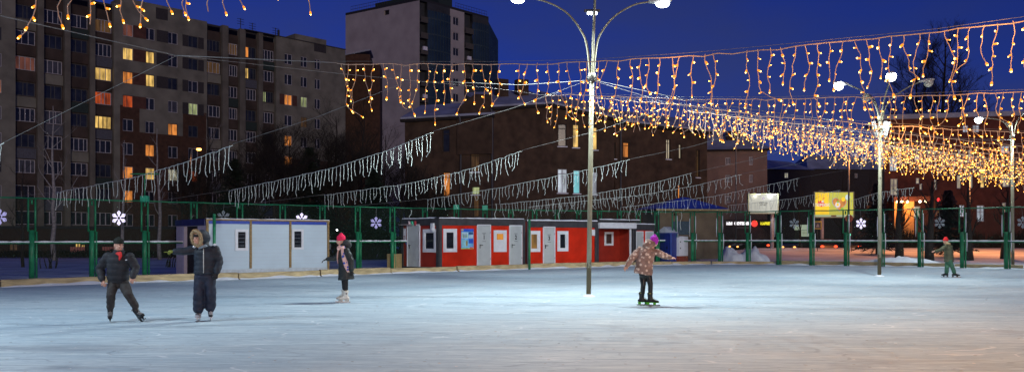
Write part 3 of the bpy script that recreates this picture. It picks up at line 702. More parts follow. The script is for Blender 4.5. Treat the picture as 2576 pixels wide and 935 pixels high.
_n.links.new(_t.outputs[0], _m.inputs[1]); _n.links.new(_p.outputs[0], _m.inputs[2]); _n.links.new(_m.outputs[0], _o.inputs['Surface'])
def fence(label, pts, snow_posts=False, cap_at=()):
    fr = thing('mesh_fence', label, 'fence', pts[0])
    for i, q in enumerate(pts):
        t = (pts[min(i + 1, len(pts) - 1)] - pts[max(i - 1, 0)]).normalized()
        mb = MB()
        for s in (-.13, .13): mb.tube([q + t * s + V(0, 0, 1.9), q + t * s + V(0, 0, FH - .03)], .04, 8)
        mb.box((q.x - .03, q.y - .03, FH - .25), (q.x + .03, q.y + .03, FH - .06))
        mb.tube([q + V(0, 0, -.05), q + V(0, 0, 1.95)], .105, 10); mb.tube([q + t * .17 + V(0, 0, -.05), q + t * .17 + V(0, 0, 1.9)], .045, 8)
        p = mb.build('post', M_green, fr, True)
        if snow_posts:
            sb = MB(); nn = V(t.y, -t.x, 0)
            for s, z0, z1 in ((.19, 1.95, FH - .25), (.24, .9, 1.9), (-.18, 1.7, FH - .4)):
                if s < 0 and i % 3 == 0: continue
                sb.tube([q + t * s + nn * .03 + V(0, 0, z0), q + t * s * 1.02 + nn * .035 + V(0, 0, (z0 + z1) / 2), q + t * s + nn * .03 + V(0, 0, z1)], [.012, .026, .018], 6)
            sb.build('snow_streak', M_snow, p, True)
        if i in cap_at:
            cb = MB(); cb.box((q.x - .16, q.y - .12, FH - .05), (q.x + .16, q.y + .12, FH + .22)); cb.build('junction_box', mat('light_green_box', (.03, .34, .20), .5), fr, bevel=.02)
    for a, b in zip(pts, pts[1:]):
        mb = MB(); mb.tube([a + V(0, 0, FH), a.lerp(b, .5) + V(0, 0, FH - .02), b + V(0, 0, FH)], .030, 8); mb.build('top_rail', M_green, fr, True)
        mb = MB(); mb.tube([a + V(0, 0, 1.42), b + V(0, 0, 1.42)], .035, 8); rl = mb.build('middle_rail', M_green, fr, True)
        sb = MB(); rg = random.Random(int(a.x * 100)); n = 14; sec = []
        for k in range(n + 1):
            sec.append((a.lerp(b, .03 + .94 * k / n) + V(0, 0, 1.475), .05 * rg.uniform(.7, 1.1), .038 * rg.uniform(.6, 1.35)))
        sb.loft(sec, 6, V(0, 1, 0)); sb.build('snow_cap', M_snow, rl, True)
        nb = MB(); nb.quad(a + V(0, 0, .05), b + V(0, 0, .05), b + V(0, 0, FH - .04), a + V(0, 0, FH - .04)); nb.build('net', M_net, fr)
    return fr
Lp = fence_pts([-220, -75, 80, 231, 364, 488, 603, 711, 811, 900, 987, 1069, 1148, 1220, 1285, 1345, 1402, 1456, 1508, 1558, 1606, 1652, 1696], topline)
fence('tall green mesh fence with twin posts along the left side behind the cabins', Lp, False, (4, 12, 13))
Rp = [Lp[-1]] + fence_pts([1742, 1810, 1880, 1957, 2040, 2127, 2216, 2313, 2420, 2531, 2650], topline)
fence('green mesh fence with snow streaked posts along the far right side', Rp, True)
mb = MB(); q = Lp[4]                                # a bracket carries the string ends above one post
br = thing('string_bracket', 'green T shaped bracket mast standing on the fence post left of the white cabin', 'bracket', q + V(0, 0, FH + .2))
mb.tube([q + V(0, 0, FH + .2), q + V(0, 0, FH + 1.15)], .03, 8); mb.build('mast', M_green, br, True)
mb = MB(); mb.box((q.x - .62, q.y - .03, FH + 1.15), (q.x + .62, q.y + .03, FH + 1.2)); mb.build('crossbar', M_green, br)
for lab, px, yt, Y in (('thin green post standing in front of the white cabin wall', 539, 541, 31.0), ('thin green post standing in front of the red cabin window', 1332, 554, 41.3)):
    q = P(px, HY, Y); q.z = 0; h = EYE + (HY - yt) / F * Y
    mb = MB(); mb.tube([q, q + V(0, 0, h)], .06, 10); mb.ball(q + V(0, 0, h), .065, seg=10)
    tag(mb.build('net_post', M_green, None, True, q), lab, 'post')

# ------------------------------------------------------------------ SNOWFLAKES hanging in the fence
M_flake = glow('white_violet_led', (.78, .72, 1.), 1.9); M_flake2 = glow('violet_led', (.50, .48, .95), .9); M_flake0 = mat('unlit_led_tube', (.45, .55, .60), .4, .1)
def snowflake(label, px, py, m, r=.30, dy=-.18):
    base = fence_pts([px], topline)[0]; Y = base.y + dy; c = P(px, py, Y)
    t = thing('snowflake_light', label, 'light ornament', c, 'snowflake ornaments on the fence')
    ax, az = V(1, 0, 0), V(0, 0, 1)
    def pt(a, rr, l=0): return c + (ax * math.sin(a) + az * math.cos(a)) * rr + (ax * math.cos(a) - az * math.sin(a)) * l
    mb = MB(); mb.tube([pt(k * math.pi / 3, r * .27) for k in range(7)], .010, 6, hint=V(0, 1, 0)); mb.build('hub_ring', m, t, True)
    for k in range(6):
        a = k * math.pi / 3; mb = MB()
        for f, wd, ln in ((.32, .09, .26), (.54, .19, .24), (.74, .12, .26)):
            loop = [pt(a, r * f)] + [pt(a, r * (f + ln * .5 + ln * .5 * -math.cos(u * math.pi / 4)), r * wd * math.sin(u * math.pi / 4)) for u in range(9)]
            mb.tube(loop, .0095, 5, hint=V(0, 1, 0))
            for q in loop[1:-1:2]: mb.ball(q, .017, seg=6, rings=4)
        for s in (-1, 1): mb.tube([pt(a, r * .52), pt(a + s * .30, r * .82), pt(a + s * .22, r * .9)], .009, 5, hint=V(0, 1, 0))
        mb.build('arm', m, t, True)
    mb = MB(); mb.tube([c + az * r, V(c.x, c.y + .1, FH)], .006, 4); mb.build('hanger', M_cable, t)
for lab, px, py, m in (('violet lit snowflake light cut by the left edge of the photo', -1, 545, M_flake2), ('bright white lit snowflake light above the crouching man', 299, 548, M_flake),
                       ('dark unlit snowflake light peeping over the left end of the white cabin', 562, 546, M_flake0), ('lit snowflake light half hidden behind the right end of the white cabin roof', 759, 551, M_flake),
                       ('violet lit snowflake light right of the girl in the pink hat', 946, 560, M_flake2), ('dark unlit snowflake light between the two billboards', 1998, 562, M_flake0),
                       ('bright lit snowflake light just left of the second lamp post', 2166, 562, M_flake), ('grey unlit snowflake light above the distant skater', 2364, 560, M_flake0),
                       ('grey unlit snowflake light at the right edge of the photo', 2573, 559, M_flake0)):
    snowflake(lab, px, py, m)

# ------------------------------------------------------------------ CABINS
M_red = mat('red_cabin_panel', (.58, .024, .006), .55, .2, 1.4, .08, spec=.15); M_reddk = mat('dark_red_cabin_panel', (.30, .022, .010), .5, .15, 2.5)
M_grey = mat('charcoal_frame', (.045, .045, .05), .5, .25, 4); M_door = mat('grey_white_door', (.46, .50, .50), .4, .07, 3)
M_lit = glow('orange_lit_pane', (1., .40, .03), .62, bands=2.5); M_lit2 = glow('amber_lit_pane', (.95, .46, .05), .42, bands=2.5)
M_ink = mat('black_ink', (.01, .01, .012), .6, .05); M_paper = mat('white_paper', (.75, .76, .80), .7, .08)
def px2(x, Y): return ((x - CX) / F * Y, Y)
def cabin_door(fac, root, rect, num=None, hx=.17):
    a, b, c, e = rect; mb = MB(fac.pt); mb.box((a, .0, c), (b, .05, e)); d = mb.build('door', M_door, root, bevel=.008)
    jb = MB(fac.pt); w_ = .045
    jb.box((a - w_, .0, c), (a, .065, e + w_)); jb.box((b, .0, c), (b + w_, .065, e + w_)); jb.box((a, .0, e), (b, .065, e + w_)); jb.build('door_frame', M_white, d)
    hb = MB(fac.pt); x = a + (b - a) * hx; y = c + (e - c) * .5
    hb.box((x - .02, .05, y - .14), (x + .02, .065, y + .07)); hb.box((x - .018, .065, y + .01), (x + .02, .11, y + .045)); hb.box((x + .02, .085, y + .012), (x + .16, .11, y + .042)); hb.build('handle', M_black, d)
    hg = MB(fac.pt)
    for f in (.15, .8): hg.box((b - .015, .05, c + (e - c) * f), (b + .02, .075, c + (e - c) * f + .1))
    hg.build('hinge', M_steel, d)
    if num:
        m = (a + b) / 2
        text_part(num, .30, fac.frame(m, .054, c + (e - c) * .70), M_ink, d, 'door_number', .012, .8)
        lb = MB(fac.pt)
        for f, wd in ((.80, .22), (.775, .12), (.60, .2)): lb.box((m - wd / 2, .05, c + (e - c) * f), (m + wd / 2, .0535, c + (e - c) * f + .018))
        lb.build('sign_line', M_ink, d)
def snow_edge(fac, root, s0, s1, h, parent_name='roof_snow', d0=-2.3, d1=.06, th=.05, seed=1):
    mb = MB(fac.pt); n = max(8, int((s1 - s0) * 8)); vs = []; fs = []
    for k in range(n + 1):
        sv = s0 + (s1 - s0) * k / n; q = th * (1 + .7 * mnoise.noise(V(sv * 1.9, seed, 0)))
        vs += [(sv, d1, h), (sv, d1 + .01, h + q * .6), (sv, d1 - .06, h + q), (sv, d0, h + q * 1.1)]
    for k in range(n):
        for u in range(3): fs.append((4 * k + u, 4 * k + u + 1, 4 * k + 5 + u, 4 * k + 4 + u))
    mb.add(vs, fs); return mb.build(parent_name, M_snow, root, True)
# ---- red cabin with the door 1 and door 2
A0, A1 = px2(1011, 43.2), px2(1104, 41.0); B1 = px2(1321, 43.55)
fe, fl = Fac(A0, A1), Fac(A1, B1); H = 2.62
def oppo(p): return (p[0] + A0[0] - A1[0], p[1] + A0[1] - A1[1])
def cabin_shell(root, poly, walls, H, roof_h=.34):
    """walls: (Fac, holes, material)"""
    for fc, holes, m in walls:
        mb = MB(fc.pt); wall_grid(mb, .16, fc.L - .16, .12, H - roof_h, holes, 0, .1); mb.build('wall', m, root)
        mb = MB(fc.pt); mb.box((0, -.06, H - roof_h), (fc.L, .05, H)); mb.build('roof_beam', M_grey, root)
        mb = MB(fc.pt); mb.box((.16, -.06, .0), (fc.L - .16, .04, .12)); mb.build('floor_beam', M_grey, root)
        for s in (0, fc.L - .16):
            mb = MB(fc.pt); mb.box((s, -.1, .0), (s + .16, .052, H - roof_h)); mb.build('corner_post', M_grey, root)
    mb = MB(); mb.prism(poly, H - .05, H + .02); mb.build('roof', M_grey, root)
    n = len(poly); mb = MB()                       # the sides turned away from the rink, and the floor
    for i in range(len(walls), n):
        a, b = poly[i], poly[(i + 1) % n]; mb.quad((a[0], a[1], 0), (b[0], b[1], 0), (b[0], b[1], H - .05), (a[0], a[1], H - .05))
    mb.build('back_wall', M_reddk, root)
def inner_dark(root, fc, rects):
    pass
t = thing('changing_cabin', 'red changing cabin with doors 1 and 2, blue poster and end door', 'cabin', V(A1[0], A1[1], 0), 'red cabins beside the rink')
wA = fe.rect(1065, 576, 1097.5, 634); dA = fe.rect(1027, 566, 1056, 670)
w1 = fl.rect(1114.5, 575, 1149, 633.5); w2 = fl.rect(1241.5, 578.5, 1274, 633); d1 = fl.rect(1201, 566.5, 1232, 668); d2 = fl.rect(1282, 568, 1311, 665)
def shr(r, a=.06): return (r[0] + a, r[1] - a, r[2] + a, r[3] - a)
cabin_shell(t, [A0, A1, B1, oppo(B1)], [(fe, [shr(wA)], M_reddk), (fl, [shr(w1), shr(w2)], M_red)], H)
def cabin_window(fc, root, r, pane, half=False):
    w_ = window(fc, root, r, M_white, pane, fw=.15, d=.045, dp=-.03)
    mb = MB(fc.pt); a, b, c, e = r; q = .19
    mb.box((a + q - .04, -.01, c + q - .04), (a + q, .02, e - q + .04)); mb.box((b - q, -.01, c + q - .04), (b - q + .04, .02, e - q + .04)); mb.box((a + q, -.01, c + q - .04), (b - q, .02, c + q)); mb.box((a + q, -.01, e - q), (b - q, .02, e - q + .04))
    mb.build('sash', M_white, w_)
    if half:
        mb = MB(fc.pt); m = c + (e - c) * .52; mb.box((a + q, -.02, c + q), (b - q, -.005, m)); mb.box((a + q, -.02, m), (b - q, .015, m + .05)); mb.box((a + q + .04, -.005, c + q + .08), (b - q - .05, .008, m - .22)); mb.build('serving_panel', M_white, w_)
    return w_
cabin_window(fe, t, wA, M_dark); cabin_window(fl, t, w1, M_dark); cabin_window(fl, t, w2, M_lit, True)
cabin_door(fe, t, dA); cabin_door(fl, t, d1, '1'); cabin_door(fl, t, d2, '2')
snow_edge(fl, t, -.02, fl.L - .1, H + .02, seed=2); snow_edge(fe, t, .1, fe.L - .25, H + .02, d0=-.4, seed=5)
# poster
a, b, c, e = fl.rect(1159.5, 575, 1191, 625.5); mb = MB(fl.pt)
mb.box((a, .005, c), (b, .02, e), 0)
def pb(x0, y0, x1, y1, m, dz=.024): mb.quad(*[(a + (b - a) * u, dz, c + (e - c) * v) for u, v in ((x0, y0), (x1, y0), (x1, y1), (x0, y1))], m)
pb(.0, .86, 1, 1, 1, .022); pb(.03, .90, .18, .98, 4); pb(.05, .52, .55, .82, 2); pb(.6, .72, .97, .84, 3); pb(.6, .54, .95, .70, 2); pb(.6, .28, .97, .50, 1); pb(.06, .1, .55, .46, 5); pb(.38, .16, .52, .4, 4); pb(0, .0, 1, .05, 6); pb(.7, .02, .95, .09, 7, .027)
for k in range(5): pb(.10 + .09 * k, .55, .15 + .09 * k, .78 - .04 * (k % 3), 3 if k % 2 else 6, .027)
pbm = [mat('poster_sky', (.16, .42, .75), .4, .35, 2.5), mat('poster_blue', (.02, .10, .60), .4, .2, 3), mat('poster_pale', (.45, .62, .75), .4, .2, 6), mat('poster_navy', (.03, .10, .25), .4), mat('poster_sun', (.75, .55, .15), .4), mat('poster_teal', (.25, .55, .65), .4, .2, 5), mat('poster_green', (.35, .60, .15), .4), mat('poster_red', (.7, .05, .05), .4)]
mb.build('poster', pbm, t, fix=False)
# notice, round sign and small lamps of the end wall
a, b, c, e = fe.rect(1014, 574, 1021.5, 604); mb = MB(fe.pt); mb.box((a, .005, c), (b, .02, e), 0)
for f in (.33, .24, .12): mb.quad((a + .02, .024, c + (e - c) * f), (b - .02, .024, c + (e - c) * f), (b - .02, .024, c + (e - c) * (f + .045)), (a + .02, .024, c + (e - c) * (f + .045)), 1)
mb.build('notice_sheet', [M_paper, mat('dark_red_ink', (.3, .03, .06))], t, fix=False)
s_ = fe.s_of(1024); mb = MB(fe.pt); hh = fe.h_of(s_, 609.5); mb.tube([(s_, .0, hh), (s_, .02, hh)], .12, 18, hint=V(0, 0, 1)); mb.build('round_sign', mat('blue_sign', (.04, .12, .55), .4), t)
a, b, c, e = fe.rect(1088, 561, 1095, 577); mb = MB(fe.pt); mb.box((a, .01, c), (b, .16, e)); mb.ball(((a + b) / 2, .08, c), .15, .1, .12); mb.build('wall_lamp', M_white, t, bevel=.02)
for k, (px, m) in enumerate(((1032, mat('pale_lamp_glass', (.5, .4, .4), .3)), (1039.5, mat('green_lamp_glass', (.02, .4, .22), .3)), (1047, mat('red_lamp_glass', (.42, .05, .06), .3)))):
    s_ = fe.s_of(px); hh = fe.h_of(s_, 560.5); mb = MB(fe.pt); mb.tube([(s_, .05, hh - .12), (s_, .05, hh + .1)], .075, 10); mb.box((s_ - .02, .0, hh - .16), (s_ + .02, .06, hh - .12)); mb.build('signal_lamp', m, t, True)
mb = MB(fe.pt); hh = fe.h_of(.5, 565.5); mb.box((.02, .052, hh), (1.05, .22, hh + .03)); mb.build('door_canopy', mat('pale_canopy', (.5, .42, .42), .5), t)
# ---- red cabin with door 3
C1 = px2(1501.5, 45.65); fc3 = Fac(px2(1324.5, 43.6), C1); H3 = 2.55
t = thing('changing_cabin', 'red cabin with door 3 between a lit and a dark window', 'cabin', V(*px2(1324.5, 43.6), 0), 'red cabins beside the rink')
w3 = fc3.rect(1328.5, 580, 1358.5, 633); w4 = fc3.rect(1401.5, 580.5, 1429, 631.5); d3 = fc3.rect(1367, 571.5, 1394, 664.5)
c0 = px2(1324.5, 43.6)
cabin_shell(t, [c0, C1, oppo(C1), oppo(c0)], [(fc3, [shr(w3), shr(w4)], M_red)], H3)
cabin_window(fc3, t, w3, M_lit2); cabin_window(fc3, t, w4, M_dark); cabin_door(fc3, t, d3, '3', .15)
snow_edge(fc3, t, .0, fc3.L, H3 + .02, th=.07, seed=9)
a, b, c, e = fc3.rect(1486, 577, 1490, 592); mb = MB(fc3.pt); mb.box((a, .0, c), (b + .12, .1, e)); mb.build('meter_box', M_white, t)
# ---- booth with roller shutter
D0, D1 = px2(1502.5, 45.7), px2(1595, 47.35); fb = Fac(D0, D1); Hb = 2.62
t = thing('kiosk_booth', 'booth with white roller shutter over a dark red recess', 'booth', V(D0[0], D0[1], 0))
mb = MB(fb.pt); dp = -1.1
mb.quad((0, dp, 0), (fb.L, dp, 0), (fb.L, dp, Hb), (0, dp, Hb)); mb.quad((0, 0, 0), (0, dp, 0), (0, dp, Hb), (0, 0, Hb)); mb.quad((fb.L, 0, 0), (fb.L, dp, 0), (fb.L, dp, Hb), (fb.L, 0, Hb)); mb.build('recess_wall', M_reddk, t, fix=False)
mb = MB(fb.pt); mb.box((-.05, -2.4, Hb - .06), (fb.L + .25, .25, Hb + .05)); mb.box((0, -2.4, Hb - .35), (fb.L, .0, Hb - .06)); mb.build('roof', M_grey, t)
snow_edge(fb, t, -.05, fb.L + .25, Hb + .05, d1=.26, th=.05, seed=14)
a, b, c, e = fb.rect(1502.7, 559.5, 1595, 574.5); mb = MB(fb.pt); mb.box((a + .02, .0, c), (b, .26, e)); sh = mb.build('roller_shutter', M_white, t, bevel=.05)
a, b, c, e = fb.rect(1583.5, 574.5, 1586.5, 664); mb = MB(fb.pt); mb.box((a, -.02, .0), (b, .06, c + (e - c))); mb.build('door_jamb', M_white, t)
for q0, q1 in ((0, .1), (fb.L - .12, fb.L)):
    mb = MB(fb.pt); mb.box((q0, -.1, 0), (q1, .03, Hb - .35)); mb.build('corner_post', M_grey, t)
f2 = Fac(tuple(fb.pt(0, dp, 0))[:2], tuple(fb.pt(fb.L, dp, 0))[:2])
window(f2, t, f2.rect(1520, 583, 1542, 617), M_white, mat('dim_pane', (.10, .08, .07), .3), fw=.12, d=.05, dp=.0)
a, b, c, e = f2.rect(1571, 609, 1583, 620); mb = MB(f2.pt); mb.box((a, .01, c), (b, .03, e)); mb.build('notice_sheet', M_paper, t)
# ---- last red cabin with two doors
E0, E1 = px2(1595.8, 47.4), px2(1646, 48.5); fd = Fac(E0, E1); H5 = 2.42
t = thing('changing_cabin', 'small red cabin with two pale doors right of the roller shutter booth', 'cabin', V(E0[0], E0[1], 0), 'red cabins beside the rink')
cabin_shell(t, [E0, E1, oppo(E1), oppo(E0)], [(fd, [], M_red)], H5)
cabin_door(fd, t, fd.rect(1600, 583, 1615.5, 662)); cabin_door(fd, t, fd.rect(1624, 583, 1641, 662))
snow_edge(fd, t, 0, fd.L, H5 + .02, seed=21, th=.06)
# ---- yellow board at the foot of door 3
mb = MB(); fk = Fac(px2(1376, 44.35), px2(1468, 45.2)); mbx = MB(fk.pt); mbx.box((0, .0, 0), (fk.L, .12, .16)); tag(mbx.build('door_step_board', M_kerb2, None, origin=fk.pt(0, 0, 0)), 'yellow painted board along the ice below door 3', 'board')
# ---- plywood box
fk = Fac(px2(990, 42.4), px2(1011, 42.9)); mb = MB(fk.pt); mb.box((0, -.5, 0), (fk.L, 0, .78)); tag(mb.build('plywood_box', mat('plywood', (.42, .30, .13), .7, .15, 4), None, origin=fk.pt(0, 0, 0), bevel=.01), 'plain plywood box at the left end of the red cabin', 'box')
# ---- white cabin
W0, Wc, W1 = px2(443.5, 36.6), px2(518, 33.9), px2(827, 37.2)
fwe, fwl = Fac(W0, Wc), Fac(Wc, W1); Hw = 2.43
M_wcl = mat('white_cladding', (.54, .66, .74), .5, .06, 1.2, .03); M_wpurp = mat('pale_lilac_panel', (.56, .53, .62), .5, .06)
M_tan = mat('tan_timber', (.30, .20, .085), .8, .3, 5, .3, stretch=(1, 1, 4)); M_bstrip = mat('blue_strip', (.03, .07, .42), .4, .15)
t = thing('site_cabin', 'long white clad site cabin with brown battens and two dark windows', 'cabin', V(Wc[0], Wc[1], 0))
wa = fwl.rect(591, 576, 624, 630); wb = fwl.rect(734, 576, 763, 627)
mb = MB(fwl.pt); wall_grid(mb, 0, fwl.L, .1, Hw - .02, [shr(wa), shr(wb)], 0, .1)
mb.build('wall', M_wcl, t)
gr = MB(fwl.pt)
for k in range(12): gr.box((.02, .0, .3 + .165 * k), (fwl.L - .02, .006, .306 + .165 * k))
gr.build('panel_joint', mat('panel_joint_grey', (.47, .52, .57), .6), t)
mb = MB(fwl.pt); mb.box((.05, .008, .1), (fwl.L, .05, .27)); mb.build('skirting', mat('grey_skirting', (.50, .55, .58), .5), t)
def wrect(x0, y0, x1, y1): return fwl.rect(x0, y0, x1, y1)
for x0, x1, top, bot in ((627.5, 632.5, 552, 674), (727, 732, 553.5, 670), (822.5, 827, 555, 676)):
    a, b, c, e = wrect(x0, top, x1, bot); mb = MB(fwl.pt); mb.box((a, .012, .12 if x0 > 800 else .3), (b, .07, Hw - .01)); mb.build('batten', M_tan, t)
mb = MB(fwl.pt); mb.box((.03, .01, Hw - .19), (fwl.L - .12, .035, Hw - .055)); mb.build('blue_band', M_bstrip, t)
mb = MB(fwl.pt); mb.box((-.02, -2.4, Hw - .05), (fwl.L + .02, .09, Hw + .01)); mb.box((0, .01, .12), (.1, .06, Hw - .05)); mb.build('timber_trim', M_tan, t)
snow_edge(fwl, t, .0, fwl.L, Hw + .011, d1=.05, th=.035, seed=31)
window(fwl, t, wa, M_white, M_dark, fw=.12, d=.05, dp=-.03); window(fwl, t, wb, M_white, M_dark, fw=.10, d=.05, dp=-.03)
a0 = fwe.s_of(463); a1 = fwe.s_of(497)
mb = MB(fwe.pt); wall_grid(mb, 0, fwe.L - .02, 0, Hw - .05, [(a0, a1, -.01, Hw - .28)], 0, .15); mb.build('end_wall', M_wpurp, t)
mb = MB(fwe.pt); mb.quad((a0, -.14, 0), (a1, -.14, 0), (a1, -.14, Hw - .28), (a0, -.14, Hw - .28)); mb.build('doorway', mat('painted_dark_interior', (.012, .012, .014), .8), t)  # black sheet stands in for the unlit inside
mb = MB(fwe.pt); mb.box((0, .0, Hw - .26), (fwe.L - .03, .06, Hw + .015)); mb.build('end_fascia', mat('dark_blue_fascia', (.02, .025, .12), .5, .3), t)
mb = MB(); pw = [W0, Wc, W1, (W1[0] + W0[0] - Wc[0], W1[1] + W0[1] - Wc[1])]; mb.prism(pw, Hw - .08, Hw - .03); mb.build('roof', M_grey, t)
mb = MB()
for i in (2, 3): mb.quad((*pw[i], 0), (*pw[(i + 1) % 4], 0), (*pw[(i + 1) % 4], Hw - .08), (*pw[i], Hw - .08))
mb.build('back_wall', M_wcl, t)
# ---- blue toilet cabin, switch box, pavilion, snow heaps
fq = Fac(px2(1652.5, 50.3), px2(1688, 49.0)); fq2 = Fac(px2(1688, 49.0), px2(1705, 49.9))
t = thing('portable_toilet', 'dark blue portable toilet cabin with snow on its pitched roof', 'toilet cabin', fq2.pt(0, 0, 0))
M_blue = mat('blue_plastic', (.018, .035, .26), .4, .12, 4)
hz = 1.95; p0, p1, p2 = V(*px2(1652.5, 50.3), 0), V(*px2(1688, 49.0), 0), V(*px2(1705, 49.9), 0); p3 = p0 + p2 - p1
mb = MB(); mb.prism([(q.x, q.y) for q in (p0, p1, p2, p3)], .08, hz); mb.build('body', M_blue, t)
mb = MB()
for f_ in (fq, fq2): 
    m2 = MB(f_.pt); m2.box((.0, .0, .0), (.05, .035, hz)); m2.box((f_.L - .05, .0, .0), (f_.L, .035, hz)); m2.box((.05, .0, hz - .08), (f_.L - .05, .03, hz)); m2.box((.05, 0, .0), (f_.L - .05, .03, .1)); mb.v += m2.v; 
    n = len(mb.v) - len(m2.v); mb.f += [tuple(n + i for i in q) for q in m2.f]; mb.m += m2.m
mb.build('corner_trim', mat('lighter_blue_plastic', (.05, .09, .36), .4), t)
mb = MB(); up = V(0, 0, 1); rA, rB = (p0 + p1) / 2, (p3 + p2) / 2; ov = .08
mb.add([p0 + up * hz - (p1 - p0).normalized() * ov, p1 + up * hz + (p1 - p0).normalized() * ov, p2 + up * hz + (p1 - p0).normalized() * ov, p3 + up * hz - (p1 - p0).normalized() * ov, rA + up * (hz + .38), rB + up * (hz + .38)], [(0, 1, 4), (2, 3, 5), (1, 2, 5, 4), (3, 0, 4, 5)])
mb.build('roof', M_snow, t); 
m2 = MB(fq.pt); m2.box((.25, .0, .12), (fq.L - .25, .025, hz - .1)); dd = m2.build('door', M_blue, t); m2 = MB(fq.pt); m2.box((fq.L - .4, .025, .95), (fq.L - .32, .05, 1.1)); m2.build('handle', M_black, dd)
fx = Fac(px2(1707.5, 49.6), px2(1731, 50.2))
t = thing('switch_box', 'white metal switch box standing on a red brick base', 'switch box', fx.pt(0, 0, 0))
m2 = MB(fx.pt); m2.box((0, -.4, 0), (fx.L, 0, .5)); m2.build('base', mat('red_brick_base', (.25, .05, .03), .8, .25, 9), t)
m2 = MB(fx.pt); m2.box((.02, -.38, .5), (fx.L - .02, .02, 1.68)); bx_ = m2.build('cabinet', M_white, t, bevel=.02); m2 = MB(fx.pt)
for q in (.95, 1.35): m2.box((.1, .02, q), (.17, .04, q + .07))
m2.build('lock', M_black, bx_)
snow_edge(fx, t, .02, fx.L - .02, 1.68, d0=-.38, d1=.02, th=.05, seed=3)
fp = Fac(px2(1660, 60.), px2(1815, 60.8))
t = thing('pavilion', 'beige pavilion under a blue hipped roof behind the fence', 'pavilion', fp.pt(0, 0, 0))
wl = fp.h_of(1, 525); a, b, c, e = fp.rect(1692, 556, 1737, 590)
m2 = MB(fp.pt); wall_grid(m2, 0, fp.L, 0, wl, [(a, b, c, e)], 0, .1); m2.quad((0, 0, 0), (0, -4, 0), (0, -4, wl), (0, 0, wl)); m2.quad((fp.L, 0, 0), (fp.L, -4, 0), (fp.L, -4, wl), (fp.L, 0, wl)); m2.build('wall', mat('beige_render', (.20, .155, .095), .8, .25, 1.2), t)
m2 = MB(fp.pt); m2.quad((a, -.08, c), (b, -.08, c), (b, -.08, e), (a, -.08, e)); m2.build('window', mat('dull_blue_panel', (.04, .09, .13), .5), t)
rr = fp.pt; ex, pk = .45, fp.h_of(2.5, 497); m2 = MB(); q = [rr(-ex, ex, wl), rr(fp.L + ex, ex, wl), rr(fp.L + ex, -4.4, wl + .1), rr(-ex, -4.4, wl + .1)]; ap = rr(fp.L * .52, -2, pk + .15); ap2 = rr(fp.L * .60, -2, pk + .12)
m2.add(q + [ap, ap2], [(0, 1, 5, 4), (1, 2, 5), (2, 3, 4, 5), (3, 0, 4)]); m2.build('roof', mat('blue_sheet_roof', (.045, .09, .50), .45, .2, 2), t)
m2 = MB(fp.pt); m2.box((-ex, ex - .03, wl - .14), (fp.L + ex, ex, wl - .02)); m2.build('fascia', mat('yellowish_fascia', (.40, .34, .16), .7), t)
def heap(label, px, py, rx, rz, seed, Y=None):
    Y = Y or GY(py); c = V((px - CX) / F * Y, Y, 0); rg = random.Random(seed); mb = MB(); n, m_ = 26, 10; vs = []; fs = []
    for i in range(m_ + 1):
        for k in range(n):
            u = i / m_; an = 2 * math.pi * k / n; rad = rx * u; z = rz * (1 - u * u)
            q = V(math.cos(an) * rad, math.sin(an) * rad * .8, z); nn = mnoise.noise(q * 2.2 + V(seed, 0, 0)); n2 = mnoise.noise(q * 6 + V(0, seed, 0))
            vs.append(c + q * (1 + .18 * nn) + V(0, 0, (rz * (.35 * nn + .16 * n2)) * (1 - u) - .04))
    for i in range(m_):
        for k in range(n): fs.append((i * n + k, i * n + (k + 1) % n, (i + 1) * n + (k + 1) % n, (i + 1) * n + k))
    mb.add(vs, fs); return tag(mb.build('snow_heap', M_snow, None, True, c), label, 'snow heap', 'shovelled snow heaps behind the far fence')
heap('lumpy snow heap behind the fence, left one of the pair near the shop sign', 1838, 655, .95, 1.0, 4, 52); heap('wide lumpy snow heap behind the fence below the white billboard', 1893, 655, 1.25, .95, 8, 52.5)
heap('low long snow heap behind the fence left of the distant skater', 2270, 655, 2.6, .45, 12, 50)

# ------------------------------------------------------------------ BUILDINGS
M_gp = mat('grey_facade_panel', (.160, .158, .128), .85, .30, .6, .1); M_br = mat('brown_brick', (.060, .030, .018), .9, .3, 2.2, .2); M_bal = mat('brown_loggia_front', (.050, .036, .029), .9, .35, .7); M_rust = mat('rusty_panel', (.085, .035, .025), .8, .3, 2)
LITS = {'y': glow('window_yellow', (1., .62, .16), .85, bands=3), 'o': glow('window_orange', (1., .33, .06), .70, bands=3), 'r': glow('window_red', (.9, .13, .02), .42, bands=3, lo=.2), 'p': glow('window_pink', (.55, .18, .11), .22, bands=1.2),
        'g': glow('window_green', (.75, .85, .38), .42, bands=3), 'w': glow('window_pale', (.9, .85, .62), .55, bands=3), 'd': glow('window_dim', (.4, .2, .06), .2, bands=2), 'c': glow('window_cyan', (.25, .9, 1.), .55, bands=2, lo=.7), 'b': glow('window_bluewhite', (.75, .85, 1.), .55, bands=2), 'e': glow('window_beige', (.85, .70, .48), .45, bands=2)}
fa = Fac((-52.9, 86.3), (-24.3, 116.1))
t = thing('apartment_block', 'ten storey grey and brown apartment block with scattered lit windows, at left', 'building', fa.pt(0, 0, 0))
sE = fa.s_of(869); rowh = [26.1 - 2.8 * j for j in range(10)]
cols = []   # px0, px1, kind, lit windows by row
